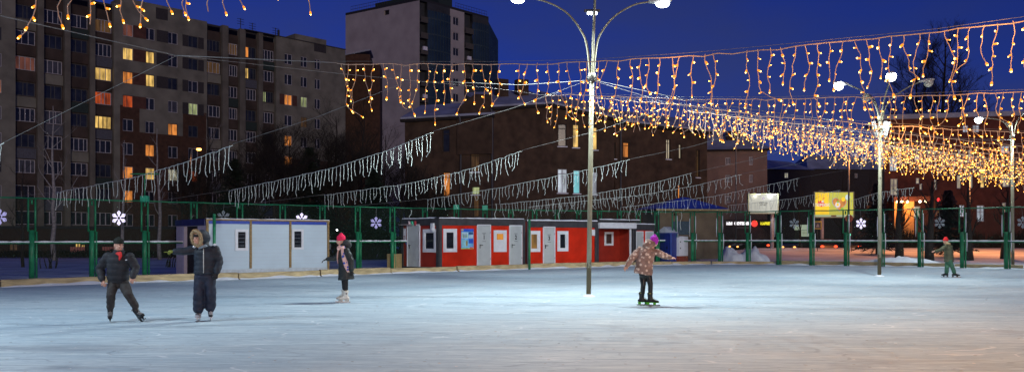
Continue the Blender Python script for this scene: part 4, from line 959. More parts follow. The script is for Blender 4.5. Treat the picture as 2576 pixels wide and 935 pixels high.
for x0, x1, kind, lit in ((-24, 4, 'flat', {3: 'o'}), (39, 95, 'bay', {2: 'p'}), (111, 163, 'bay', {}), (178, 227, 'bay', {}), (240, 287, 'bay', {0: 'd', 2: 'y', 3: 'r', 4: 'y'}),
                          (309, 335, 'flat', {0: 'p', 1: 'y', 2: 'o', 3: 'r', 6: 'o', 7: 'o'}), (366, 389, 'flat', {1: 'y', 2: 'y', 5: 'o', 6: 'y'}), (423, 447, 'flat', {4: 'o', 6: 'w'}), (474, 498, 'flat', {3: 'g', 6: 'r'}),
                          (521, 560, 'bay', {1: 'd'}), (575, 604, 'bay', {0: 'd'}), (618, 651, 'bay', {0: 'o1', 1: 'y1'}), (662, 695, 'bay', {2: 'g1'}), (716, 735, 'flat', {2: 'o', 4: 'o', 5: 'o'}), (757, 773, 'flat', {2: 'g', 3: 'd'}), (792, 806, 'flat', {})):
    cols.append((fa.s_of(x0), fa.s_of(x1), kind, lit, x0))
holes_f = []; holes_b = []; wins = []
for s0, s1, kind, lit, px in cols:
    for j, hc in enumerate(rowh):
        if kind == 'bay': r_ = (s0 + .1, s1 - .1, hc - .62, hc + .85); holes_b.append(r_)
        else: r_ = (s0, s1, hc - .7, hc + .72); holes_f.append(r_)
        wins.append((kind, r_, lit.get(j), px, j))
bays = [(a, b) for a, b, k, l, x in cols if k == 'bay']
RT = 29.0
stepx = [fa.s_of(x) for x in (302, 351, 400, 460, 519)]
def mf(s, h):
    if s < fa.s_of(302) or s > fa.s_of(519): return 1 if (h < 12.5 and s > fa.s_of(700)) else 0
    lim = 17.2 if s < stepx[1] else (14.2 if s < stepx[3] else 17.4)
    return 0 if h > lim else 1
segs = []; cur = fa.s_of(-30)
for a, b in bays + [(sE, sE)]:
    if a - cur > .05: segs.append((cur, a))
    cur = b
for a, b in segs:
    mb = MB(fa.pt); wide = b - a > 2.2
    wall_grid(mb, a, b, -.2, RT, [h for h in holes_f if a <= h[0] < b], 0, .16, mf if wide else (lambda s, h: 0), extra_s=stepx, extra_h=(12.5, 14.2, 17.2, 17.4))
    mb.quad((a, 0, -.2), (a, -.8, -.2), (a, -.8, RT), (a, 0, RT), 0); mb.quad((b, 0, -.2), (b, -.8, -.2), (b, -.8, RT), (b, 0, RT), 0)
    mb.build('wall' if wide else 'pilaster', [M_gp if wide else mat('brown_grey_pilaster', (.122, .116, .094), .85, .28, .7), M_br], t, fix=False)
for a, b in bays:
    mb = MB(fa.pt); wall_grid(mb, a, b, -.2, RT - .9, [h for h in holes_b if a <= h[0] < b], -.55, .12, lambda s, h: 0)
    mb.build('loggia_bay', M_bal, t, fix=False)
    for j in range(10):
        hb_ = rowh[j] - 1.35; mb = MB(fa.pt); mb.box((a + .04, -.5, hb_ - .5), (b - .04, -.40, hb_ + .62)); mb.build('balcony_front', [M_bal, M_gp, mat('dark_green_balcony', (.02, .035, .032), .8, .2), mat('grey_blue_balcony', (.075, .08, .10), .7, .2)][0 if (j * 7 + int(a * 3)) % 5 < 3 else ((j + int(a)) % 3 + 1)], t)
def seen_area(q): Yq = fa.O.y + fa.e.y * q[1][0]; return (bool(q[2]), (q[1][1] - q[1][0]) * (q[1][3] - q[1][2]) / Yq ** 2 * (1 if q[4] < 8 else .3) * (1 if q[3] < 560 or q[4] < 6 else .2))
wins = [q for q in wins if q[1][3] > 1.5]; wins.sort(key=seen_area, reverse=True)
rest = MB(fa.pt)
for kind, r_, lk, px, j in wins[100:]:
    dd = -.62 if kind == 'bay' else -.08
    rest.quad((r_[0], dd - .06, r_[2]), (r_[1], dd - .06, r_[2]), (r_[1], dd - .06, r_[3]), (r_[0], dd - .06, r_[3]), 1)
    for q in ((0, .33, .66, 1) if kind == 'bay' else (0, .42, 1)): x = r_[0] + (r_[1] - r_[0]) * q; rest.box((max(r_[0], x - .05), dd - .05, r_[2]), (min(r_[1], x + .05), dd, r_[3]), 0)
    for h in (r_[2], r_[3] - .06): rest.box((r_[0], dd - .05, h), (r_[1], dd - .002, h + .06), 0)
tag(rest.build('window', [M_pvc, M_dim], t, fix=False), None, None, kind='stuff')
for kind, r_, lk, px, j in wins[:100]:
    small = px >= 600 and (lk is None)
    rg = random.Random(int(px * 31 + j)); fm = M_pvc if rg.random() < .65 else mat('dark_window_frame', (.07, .075, .08), .6)
    pm = LITS[lk[0]] if lk else (M_dim if rg.random() < .8 else mat('curtained_unlit_glass', (.06, .065, .085), .4, .3, 1.5))
    dd = -.62 if kind == 'bay' else -.08
    if kind == 'bay':
        mull = [(.33, .66), (.25, .5, .75), (.4, .6), (.22, .5, .78)][rg.randrange(4)]
        w_ = window(fa, t, r_, fm, M_dim if (lk and len(lk) > 1) else pm, .07, mull, (), dd, dd - .06)
        if lk and len(lk) > 1:
            q = MB(fa.pt); q.quad((r_[0] + .05, dd - .05, r_[2] + .05), (r_[0] + (r_[1] - r_[0]) * .36, dd - .05, r_[2] + .05), (r_[0] + (r_[1] - r_[0]) * .36, dd - .05, r_[3] - .1), (r_[0] + .05, dd - .05, r_[3] - .1)); q.build('lit_pane', LITS[lk[0]], w_)
    else:
        window(fa, t, r_, fm, pm, .06, (.42,), (), dd, dd - .06)
        if hc is not None and j < 4 and px in (309, 423, 474, 716) and not (px == 423 and j > 2):   # brown panels beside the upper windows
            for a_, b_ in (((r_[1], r_[1] + 1.5),) if px == 309 else ((r_[0] - 1.4, r_[0]),) if px == 423 else ((r_[0] - .75, r_[0] - .02), (r_[1] + .02, r_[1] + .75))):
              q = MB(fa.pt); q.box((a_, .0, r_[2]), (b_, .02, r_[3])); q.build('spandrel_panel', M_rust if px in (309, 716) else mat('dark_spandrel', (.035, .032, .034), .8, .2), t)
for x0, x1, hh in ((302, 460, 29.85), (742, 821, 29.8)):
    a, b = fa.s_of(x0), fa.s_of(x1); mb = MB(fa.pt); mb.box((a, -3, RT - .01), (b, .004, hh)); mb.build('parapet', M_gp, t)
for x, y0, y1 in ((392, 22, 50), (790, 112, 132)):
    a, b, c, e = fa.rect(x, y0, x + 30, y1); mb = MB(fa.pt); mb.box((a, .006, c), (b, .03, e)); mb.build('vent_panel', mat('dark_spandrel', (.035, .032, .034), .8, .2), t)
mb = MB(fa.pt); mb.box((fa.s_of(-30), -12, RT - .3), (sE, -.6, RT - .05)); mb.box((sE - .3, -12, -.2), (sE, -.81, RT - .3)); mb.box((fa.s_of(615), -1, RT - .06), (sE, .12, RT + .05)); mb.build('roof', mat('roof_felt', (.04, .04, .045), .9), t)
for k, (px, d) in enumerate(((633, -3), (672, -4), (731, -4), (720, -2))):
    a = fa.s_of(px); mb = MB(fa.pt); hh = 2.2 if k != 3 else 1.4; mb.tube([(a, d, RT), (a, d, RT + hh)], .05 if k != 3 else .16, 5)
    if k != 3:
        for q in (.65, .8, .95): mb.tube([(a - .5, d, RT + hh * q), (a + .5, d, RT + hh * q)], .03, 4, hint=V(0, 0, 1))
    mb.build('antenna' if k != 3 else 'vent_pipe', M_black, t)
# ---- tall tower
c0, l0, r0, r1 = (-17.4, 150), (-33.5, 160.3), (-4.8, 163), (-2.9, 166.5)
fL, fR, fX = Fac(l0, c0), Fac(c0, r0), Fac(r0, r1); HT = 46.3
t = thing('tower_block', 'tall apartment tower with blank white end wall and dark glazed front', 'building', V(c0[0], c0[1], 0))
M_tw = mat('pale_tower_wall', (.36, .335, .33), .8, .16, .35, .05); M_tg = mat('tower_glass', (.020, .040, .055), .25, .3, .5, spec=.6); M_tr = mat('tower_recess', (.035, .04, .045), .7, .3, .6)
mb = MB(fL.pt); a, b, c, e = fL.rect(966, 26, 979, 38); wall_grid(mb, 0, fL.L, 0, HT, [(a, b, c, e)], 0, .4); mb.build('end_wall', M_tw, t)
mb = MB(fL.pt); mb.quad((a, -.38, c), (b, -.38, c), (b, -.38, e), (a, -.38, e)); mb.build('vent', M_black, t)
q = [fR.s_of(x) for x in (1056, 1075, 1132, 1168, 1189)] + [fR.L]; hts = [HT, HT, HT - 1.0, HT, HT, HT - .4]
for i, (m, d) in enumerate(((M_tr, -.8), (M_tg, .5), (M_tw, 0), (M_tr, -.8), (M_tg, .5))):
    mb = MB(fR.pt); a, b = q[i], q[i + 1]
    if m is M_tg:
        n = 8; pr = [(a + (b - a) * k / n, d * math.sin(math.pi * min(1, max(0, (k / n) * .9 + .05)))) for k in range(n + 1)]
        for k in range(n): mb.quad((pr[k][0], pr[k][1], 0), (pr[k + 1][0], pr[k + 1][1], 0), (pr[k + 1][0], pr[k + 1][1], HT - 1.5), (pr[k][0], pr[k][1], HT - 1.5))
        mb.build('glazed_bay', m, t)
        lb = MB(fR.pt)
        for fl_ in range(15):
            for k in range(n): lb.quad((pr[k][0], pr[k][1] + .03, 3 * fl_ + 1.2), (pr[k + 1][0], pr[k + 1][1] + .03, 3 * fl_ + 1.2), (pr[k + 1][0], pr[k + 1][1] + .03, 3 * fl_ + 1.45), (pr[k][0], pr[k][1] + .03, 3 * fl_ + 1.45))
        for k in range(n + 1): lb.box((pr[k][0] - .05, pr[k][1] + .0, 0), (pr[k][0] + .05, pr[k][1] + .06, HT - 1.5))
        lb.build('glazing_bar', mat('dull_teal_bar', (.035, .06, .07), .5), t)
        cb = MB(fR.pt); cb.box((a, -1, HT - 1.5), (b, .02, HT)); cb.build('attic_band', M_tr, t)
    else:
        wh = []
        if m is M_tw:
            for fl_ in range(15): wh.append((a + (b - a) * .22, a + (b - a) * .62, 3 * fl_ + 1.3, 3 * fl_ + 2.9))
        wall_grid(mb, a, b, 0, HT, wh, d, .25)
        mb.quad((a, d, 0), (a, 0, 0), (a, 0, HT), (a, d, HT)); mb.quad((b, d, 0), (b, 0, 0), (b, 0, HT), (b, d, HT)); mb.build('wall', m, t, fix=False)
        for r_ in wh: window(fR, t, r_, M_pvc, M_dim, .08, (.5,), (), -.12, -.2)
        if m is M_tr:
            for fl_ in range(15):
                bb = MB(fR.pt); bb.box((a + .05, -.75, 3 * fl_ + .2), (b - .05, .35, 3 * fl_ + .4)); bb.box((a + .05, .28, 3 * fl_ + .4), (b - .05, .35, 3 * fl_ + 1.3)); bb.build('balcony', mat('balcony_grey', (.075, .07, .062), .8, .2), t)
                if fl_ in (9, 12): u = MB(fR.pt); u.box((a + .4, .36, 3 * fl_ + .9), (a + 1.3, .7, 3 * fl_ + 1.6)); u.build('air_conditioner', M_white, t)
mb = MB(fX.pt); mb.quad((0, 0, 0), (fX.L, 0, 0), (fX.L, 0, HT - 3.5), (0, 0, HT - .6)); mb.build('glazed_corner', M_tg, t)
mb = MB(); bk = [(l0[0] + 12.6, l0[1] + 13.3 + 4)]; mb.prism([l0, c0, r0, bk[0]], HT - .05, HT + .45); mb.build('roof', mat('dark_roof_edge', (.02, .022, .026), .8), t)
mb = MB(); mb.quad((*r1, 0), (*bk[0], 0), (*bk[0], HT), (*r1, HT - 3.5)); mb.quad((*bk[0], 0), (*l0, 0), (*l0, HT), (*bk[0], HT)); mb.build('back_wall', M_tr, t)
a = fR.s_of(1112); b = fR.s_of(1146); mb = MB(fR.pt); mb.box((a, -5, HT + .4), (b, -1, HT + 4)); mb.build('lift_house', mat('dark_lift_house', (.02, .035, .035), .8), t)
mb = MB(fL.pt); mb.box((fL.s_of(935), -6, HT + .4), (fL.s_of(1040), -1, HT + 1.5)); mb.build('roof_plant', mat('dark_lift_house', (.02, .035, .035), .8), t)
mb = MB(fL.pt); n = 16
for k in range(n + 1):
    sv = fL.L * .05 + fL.L * .5 * k / n; mb.tube([(sv, -.5, HT + .4), (sv, -.5, HT + 1.7)], .035, 4)
for hh in (1.1, 1.7): mb.tube([(fL.L * .05, -.5, HT + hh), (fL.L * .55, -.5, HT + hh)], .035, 4, hint=V(0, 0, 1))
mb.build('roof_railing', M_black, t)
mb = MB(fR.pt); s0 = fR.s_of(1150)
for k in range(13):
    sv = s0 + (fR.L - s0) * k / 12; mb.tube([(sv, -.5, HT + .4), (sv, -.5, HT + 1.6)], .035, 4)
for hh in (1., 1.6): mb.tube([(s0, -.5, HT + hh), (fR.L, -.5, HT + hh)], .035, 4, hint=V(0, 0, 1))
mb.build('roof_railing', M_black, t)
# ---- a lower wing between block and tower
fW = Fac(px2(866, 122), px2(956, 122.5)); t = thing('stair_house', 'dark low wing with snowy lean roof between the block and the tower', 'building', fW.pt(0, 0, 0))
hW = fW.h_of(1, 136); mb = MB(fW.pt); mb.box((0, -5, 0), (fW.L * .72, 0, hW)); mb.box((fW.L * .72, -5, 0), (fW.L, -.3, hW - 1.4)); mb.build('wall', M_br, t)
mb = MB(fW.pt); mb.add([(-.2, .3, hW - .35), (fW.L * .74, .3, hW + .55), (fW.L * .74, -5, hW + .55), (-.2, -5, hW - .35), (-.2, .3, hW - .15), (fW.L * .74, .3, hW + .8), (fW.L * .74, -5, hW + .8), (-.2, -5, hW - .15)], [(0, 1, 2, 3), (4, 5, 6, 7), (0, 1, 5, 4), (1, 2, 6, 5), (2, 3, 7, 6), (3, 0, 4, 7)]); mb.build('roof', mat('dull_snow_roof', (.25, .27, .32), .8), t)
# ---- long dark brick school
M_bk = mat('dark_brick', (.062, .038, .024), .92, .38, 1.1, .2); M_roofs = mat('snowy_roof', (.30, .33, .42), .8, .25, .6)
def brick(label, fcs, wins_, roofs=True, m=M_bk):
    pass
fs1 = Fac(px2(1018.5, 82), px2(1241, 80)); fs2 = Fac(px2(1241.5, 79.9), px2(1388, 83)); fs3 = Fac(px2(1388, 83), px2(1545, 84)); fs4 = Fac(px2(1545, 84.4), px2(1779, 90))
t = thing('brick_school', 'long dark brick building with tall narrow lit windows and snowy roofs', 'building', fs1.pt(0, 0, 0))
sch = [(fs1, 302, 290, [(1114, 433, 1132, 497, 'o', 1), (1113, 325, 1131, 382, None, 0), (1180, 313, 1204, 340, None, 0), (1184.5, 355, 1205.5, 381, 'y', 0), (1183, 382, 1205.5, 432, 'd', 1), (1186, 469, 1206.5, 489, 'g', 0), (1190, 489.5, 1204.5, 545, 'd', 0)]),
       (fs2, 272, 262, []),
       (fs3, 262, 300, [(1404, 312, 1425, 368, None, 1), (1441, 313, 1456.5, 371, 'y', 1), (1490, 320, 1503, 377, 'y', 1), (1403, 425, 1427, 485, 'b', 1), (1442.5, 428, 1459.5, 486.5, 'c', 1), (1489, 433, 1502, 489, 'b', 1)]),
       (fs4, 305, 333, [(1533, 358, 1549, 399, 'e', 1), (1568, 358, 1583.5, 396, 'o', 0), (1676, 350, 1687, 400, 'e', 1), (1708, 363, 1715, 399, 'e', 0), (1751, 377, 1760, 446, 'd', 1), (1535, 454, 1547, 500, 'y', 1), (1706, 465, 1712.5, 501, 'o', 0)])]
for fc_, ya, yb, ws in sch:
    ha, hb_ = fc_.h_of(0, ya), fc_.h_of(fc_.L, yb); hh = max(ha, hb_)
    mb = MB(fc_.pt); rs = [fc_.rect(*q[:4]) for q in ws]; hm = min(ha, hb_)
    wall_grid(mb, 0, fc_.L, 0, hm, rs, 0, .3); mb.add([(0, 0, hm), (fc_.L, 0, hm), (fc_.L, 0, hb_ + .001), (0, 0, ha + .001)], [(0, 1, 2, 3)]); mb.build('wall', M_bk, t, fix=False)
    mb = MB(fc_.pt); mb.add([(-.3, .5, ha), (fc_.L + .2, .5, hb_), (fc_.L + .2, -6, hb_ + 2.2), (-.3, -6, ha + 2.2), (-.3, .5, ha + .22), (fc_.L + .2, .5, hb_ + .22), (fc_.L + .2, -6, hb_ + 2.5), (-.3, -6, ha + 2.5)], [(0, 1, 2, 3), (4, 5, 6, 7), (0, 1, 5, 4), (1, 2, 6, 5), (2, 3, 7, 6), (3, 0, 4, 7)]); mb.build('roof', M_roofs, t)
    mb = MB(fc_.pt); mb.add([(-.35, .46, ha - .25), (fc_.L + .25, .46, hb_ - .25), (fc_.L + .25, .56, hb_ + .02), (-.35, .56, ha + .02), (-.35, .0, ha - .25), (fc_.L + .25, .0, hb_ - .25)], [(0, 1, 2, 3), (4, 5, 1, 0)]); mb.build('cornice', mat('dark_cornice', (.022, .018, .017), .9), t, fix=False)
    for q, r_ in zip(ws, rs):
        pm = LITS[q[4]] if q[4] else M_dim; tall = (r_[3] - r_[2]) / (r_[1] - r_[0]) > 2
        window(fc_, t, r_, mat('dark_brown_frame', (.03, .022, .018), .7) if q[4] not in ('b', 'c') else M_pvc, pm, .07, (.5,) if q[5] and q[4] in ('b', 'd', 'e') else (), (.8,) if tall else (), -.14, -.2)
        mb = MB(fc_.pt); mb.box((r_[0] - .1, .0, r_[2] - .1), (r_[1] + .1, .12, r_[2])); mb.build('sill', M_snow if not tall or q[5] else M_bk, t)
for fc_, px, y0 in ((fs1, 1160, 300), (fs1, 1239, 282), (fs4, 1560, 318)):
    a = fc_.s_of(px); mb = MB(fc_.pt); h1 = fc_.h_of(a, y0); mb.tube([(a, .5, h1 + .3), (a, .45, h1), (a, .14, h1 - .7), (a, .14, 1)], .09, 7); mb.build('drainpipe', mat('grey_pipe', (.09, .09, .10), .5), t, True)
mb = MB(fs1.pt); a = fs1.s_of(1152); b = fs1.s_of(1240); h1 = fs1.h_of(a, 290); h2 = fs1.h_of(a, 262); mb.add([(a, .3, h1 - 4), (b, .3, h1 - 4), (b, .3, h2 + .8), ((a + b) / 2, .3, h2 + .9), (a, .3, h1 + .6), (a, -.2, h1 - 4), (b, -.2, h1 - 4)], [(0, 1, 2, 3, 4), (0, 1, 6, 5)]); mb.build('gable', M_bk, t, fix=False)
for px in (1300, 1352): 
    a = fs2.s_of(px); h1 = fs2.h_of(a, 262); mb = MB(fs2.pt); mb.box((a - .6, -4, h1), (a + .6, -3, h1 + 3.1)); mb.build('chimney', M_bk, t)
# ---- pale rendered house
fn = Fac(px2(1779, 97), px2(1930, 96)); t = thing('rendered_house', 'pale three storey house with snowy hipped roof right of the brick school', 'building', fn.pt(0, 0, 0))
hN = fn.h_of(3, 376); ws = [(1825, 396, 1838, 414.5), (1884.5, 394, 1894.5, 415), (1825, 440, 1838, 458), (1884.5, 439, 1894.5, 459), (1825, 492, 1838, 510), (1884.5, 490, 1894.5, 509)]
rs = [fn.rect(*q) for q in ws]; mb = MB(fn.pt); wall_grid(mb, 0, fn.L, 0, hN, rs, 0, .25); mb.quad((fn.L, 0, 0), (fn.L, -9, 0), (fn.L, -9, hN), (fn.L, 0, hN)); mb.build('wall', mat('pinkish_render', (.20, .135, .115), .85, .15, .6), t)
for r_ in rs: window(fn, t, r_, M_pvc, mat('dim_curtain_glass', (.09, .08, .085), .4, .4, 2), .09, (.5,), (), -.1, -.18)
mb = MB(fn.pt); hr = fn.h_of(3, 345); o_ = .5; mb.add([(-o_, o_, hN), (fn.L + o_, o_, hN), (fn.L + o_, -9, hN), (-o_, -9, hN), (fn.L * .1, -4.5, hr + 1.6), (fn.L * .62, -4.5, hr + 1.2)], [(0, 1, 5, 4), (1, 2, 5), (2, 3, 4, 5), (3, 0, 4)]); mb.build('roof', M_roofs, t)
mb = MB(fn.pt); a = fn.s_of(1850); mb.box((a - .8, -3, hN + .4), (a + .8, -2, hr + 1.)); mb.build('chimney', M_bk, t)
mb = MB(fn.pt); mb.box((-o_, o_ - .1, hN - .2), (fn.L + o_, o_, hN - .01)); mb.build('gutter', mat('dark_cornice', (.022, .018, .017), .9), t)
# ---- shop with a light sign, kiosk
fh = Fac(px2(1786, 93.5), px2(1945, 93)); t = thing('corner_shop', 'low dark shop with white and yellow light letters along its fascia', 'building', fh.pt(0, 0, 0))
mb = MB(fh.pt); hS = fh.h_of(2, 552); mb.box((0, -1.5, 0), (fh.L, 0, hS)); mb.build('wall', mat('plum_shopfront', (.075, .048, .050), .8, .3, .8), t)
M_lw, M_ly, M_lr = glow('white_sign_light', (1, .95, 1), 1.6), glow('yellow_sign_light', (1, .85, .03), 1.1), glow('red_sign_light', (1, .04, .03), 2.)
for x0, x1, mm, txt in ((1829, 1840, M_lw, 'МЫ'), (1848, 1888, M_lw, 'СКУПКАЕМ'), (1913, 1940, M_ly, 'МАРКЕТ')):
    a, b = fh.s_of(x0), fh.s_of(x1); hh = fh.h_of(a, 562); text_part(txt, .40, fh.frame((a + b) / 2, .05, hh), mm, t, 'sign_lettering', .035, (b - a) / (.265 * len(txt)))
a = fh.s_of(1897); mb = MB(fh.pt); mb.ball((a, .2, fh.h_of(a, 562)), .36, .2, .36); mb.build('sign_roundel', M_lr, t, True)
mb = MB(fh.pt); a = fh.s_of(1893); b = fh.s_of(1904); hh = fh.h_of(a, 562); mb.box((a, .03, hh - .22), (b, .06, hh + .3)); mb.build('roundel_backing', M_ly, t)
mb = MB(fh.pt); a, b, c, e = fh.rect(1849, 570, 1886, 574); mb.box((a, .02, c), (b, .05, e)); mb.build('awning_edge', mat('grey_awning', (.20, .17, .17), .7), t)
fg = Fac(px2(2000, 88), px2(2036, 87)); t = thing('street_kiosk', 'small lit greenish kiosk with shelves seen between two fence posts', 'kiosk', fg.pt(0, 0, 0))
M_kg = glow('kiosk_glow', (.70, .85, .62), .42, bands=1.5, lo=.8)
hK = fg.h_of(.8, 564); mb = MB(fg.pt); mb.box((0, -1.6, 0), (fg.L, -.02, hK)); mb.build('body', mat('dark_kiosk', (.05, .05, .048), .7), t)
a, b, c, e = fg.rect(2000.5, 565, 2035.5, 578); mb = MB(fg.pt); mb.box((a, -.01, c), (b, .25, e)); mb.build('sign_box', M_kg, t)
a, b, c, e = fg.rect(2016, 579, 2035, 594); mb = MB(fg.pt); mb.quad((a, .01, c), (b, .01, c), (b, .01, e), (a, .01, e)); sw = mb.build('shop_window', M_kg, t); mb = MB(fg.pt)
for q in (.25, .5, .75): mb.box((a + .1, .015, c + (e - c) * q), (b - .1, .05, c + (e - c) * q + .05))
mb.build('shelf', mat('ochre_shelf', (.35, .25, .05), .7), sw)
# ---- red brick building at right with lit entrance
fr_ = Fac(px2(2225, 88), px2(2700, 84)); t = thing('red_brick_building', 'dark red brick building with lit windows and columned entrance, behind the lights at right', 'building', fr_.pt(0, 0, 0))
M_rb = mat('deep_red_brick', (.105, .030, .020), .9, .25, 1.5); ws = [(2238, 392, 2259, 430, 'b', 1), (2240, 449, 2259, 491, 'e', 1), (2304, 447, 2314, 462, 'e', 0), (2313, 462, 2321, 477, 'e', 0), (2350, 452, 2358, 477, 'e', 0), (2407, 440, 2418.5, 474, 'e', 0), (2437, 438, 2448.5, 473, 'e', 0), (2466, 437, 2478, 472, 'y', 0), (2522, 436, 2542, 470, 'e', 1),
      (2422, 315, 2437, 333, 'b', 1), (2447, 314, 2465, 333, 'b', 1), (2410, 378, 2418, 402, 'b', 0), (2436, 376, 2447, 404, 'w', 0), (2518, 366, 2541, 386, 'b', 1), (2300, 388, 2316, 402, 'b', 0), (2457, 516, 2477, 557, 'b', 1), (2413, 515, 2427, 545, 'b', 1), (2521, 509, 2541, 534, 'e', 1), (2295, 518, 2316, 549, 'w', 1)]
rs = [fr_.rect(*q[:4]) for q in ws]; hR = fr_.h_of(8, 296); mb = MB(fr_.pt); wall_grid(mb, 0, fr_.L, 0, hR, rs, 0, .25); mb.build('wall', M_rb, t)
for q, r_ in zip(ws, rs): window(fr_, t, r_, M_pvc, LITS[q[4]], .08, (.5,) if q[5] else (), (.6,), -.12, -.18)
mb = MB(fr_.pt); mb.box((-.4, -8, hR), (fr_.L, .5, hR + .5)); mb.build('roof', M_roofs, t)
hE = fr_.h_of(2, 508); mb = MB(fr_.pt); a, b = fr_.s_of(2236), fr_.s_of(2325); mb.box((a, .0, hE), (b, 2.2, hE + .5)); cn = mb.build('entrance_canopy', M_rb, t)
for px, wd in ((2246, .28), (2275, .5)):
    a = fr_.s_of(px); mb = MB(fr_.pt); mb.box((a - wd, 1.2, 0), (a + wd, 1.9, hE)); mb.build('entrance_column', mat('orange_lit_plaster', (.55, .27, .09), .8, .15), t)  # orange of the entrance lamps put into the plaster colour
M_wb = glow('warm_globe', (1., .72, .38), 9.)
for px in (2244, 2255, 2268, 2299, 2313):
    a = fr_.s_of(px); mb = MB(fr_.pt); mb.ball((a, 2.35, hE - .05), .14, seg=8); mb.build('globe_lamp', M_wb, cn, True)
a = fr_.s_of(2258); q = fr_.pt(a, 3.2, hE - .6); lamp('entrance_glow', q, 330, (1., .45, .14), .3); q = fr_.pt(fr_.s_of(2306), 3.0, hE - .5); lamp('entrance_glow', q, 120, (1., .6, .3), .3)
# ---- far roofs between, dark row behind the trees at left
for lab, x0, x1, Y, y0, y1, lit in (('distant dark house with broad snowy roof left of the second lamp post', 2035, 2240, 150, 425, 398, [(2150, 436, 2158, 447, 'd')]), ('distant dark house with one pale lit window right of the rendered house', 1925, 2040, 140, 425, 410, [(1974, 434, 1984, 448, 'w')])):
    f_ = Fac(px2(x0, Y), px2(x1, Y + 2)); t = thing('distant_house', lab, 'building', f_.pt(0, 0, 0), 'distant dark houses')
    h0, h1 = f_.h_of(1, y0), f_.h_of(1, y1); rs = [f_.rect(*q[:4]) for q in lit]; mb = MB(f_.pt); wall_grid(mb, 0, f_.L, 0, h0, rs, 0, .2); mb.build('wall', mat('night_wall', (.035, .028, .026), .9, .2), t)
    for q, r_ in zip(lit, rs): window(f_, t, r_, M_pvc, LITS[q[4]], .1, (.5,), (), -.1, -.16)
    mb = MB(f_.pt); mb.add([(-.5, .5, h0), (f_.L + .5, .5, h0), (f_.L + .5, -10, h0), (-.5, -10, h0), (f_.L * .12, -5, h1 + 1.2), (f_.L * .88, -5, h1 + .8)], [(0, 1, 5, 4), (1, 2, 5), (2, 3, 4, 5), (3, 0, 4)]); mb.build('roof', M_roofs, t)
fz = Fac(px2(-30, 84), px2(440, 88)); t = thing('ground_floor_shop', 'low dark annexe with yellow lit windows seen through the left fence', 'building', fz.pt(0, 0, 0))
ws = [(188, 606, 203, 634, 'y'), (203, 614, 214, 632, 'y'), (113, 622, 120, 633, 'o'), (119, 630, 122, 640, 'y'), (126, 630, 129, 637, 'o'), (326, 592, 331, 608, 'd'), (343, 590, 349, 606, 'g'), (352, 592, 357, 609, 'y'), (22, 606, 44, 630, 'd'), (396, 600, 404, 610, 'd')]
rs = [fz.rect(*q[:4]) for q in ws]; hz_ = fz.h_of(5, 575); mb = MB(fz.pt); wall_grid(mb, 0, fz.L, 0, hz_, rs, 0, .2); mb.build('wall', mat('dark_annexe', (.035, .024, .018), .9, .3), t)
for q, r_ in zip(ws, rs): window(fz, t, r_, mat('dark_brown_frame', (.03, .022, .018), .7), LITS[q[4]], .08, (.5,), (), -.08, -.14)
mb = MB(fz.pt); mb.box((0, -5, hz_), (fz.L, .3, hz_ + .3)); mb.build('roof', mat('dark_roof_edge', (.02, .022, .026), .8), t)
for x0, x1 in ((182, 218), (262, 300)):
    a, b, c, e = fz.rect(x0, 620, x1, 646); mb = MB(fz.pt); mb.box((a, .5, c), (b, .7, e)); mb.build('red_glow_plinth', mat('red_glow_render', (.42, .17, .13), .8, .2), t)  # red glow on the wall put into its colour

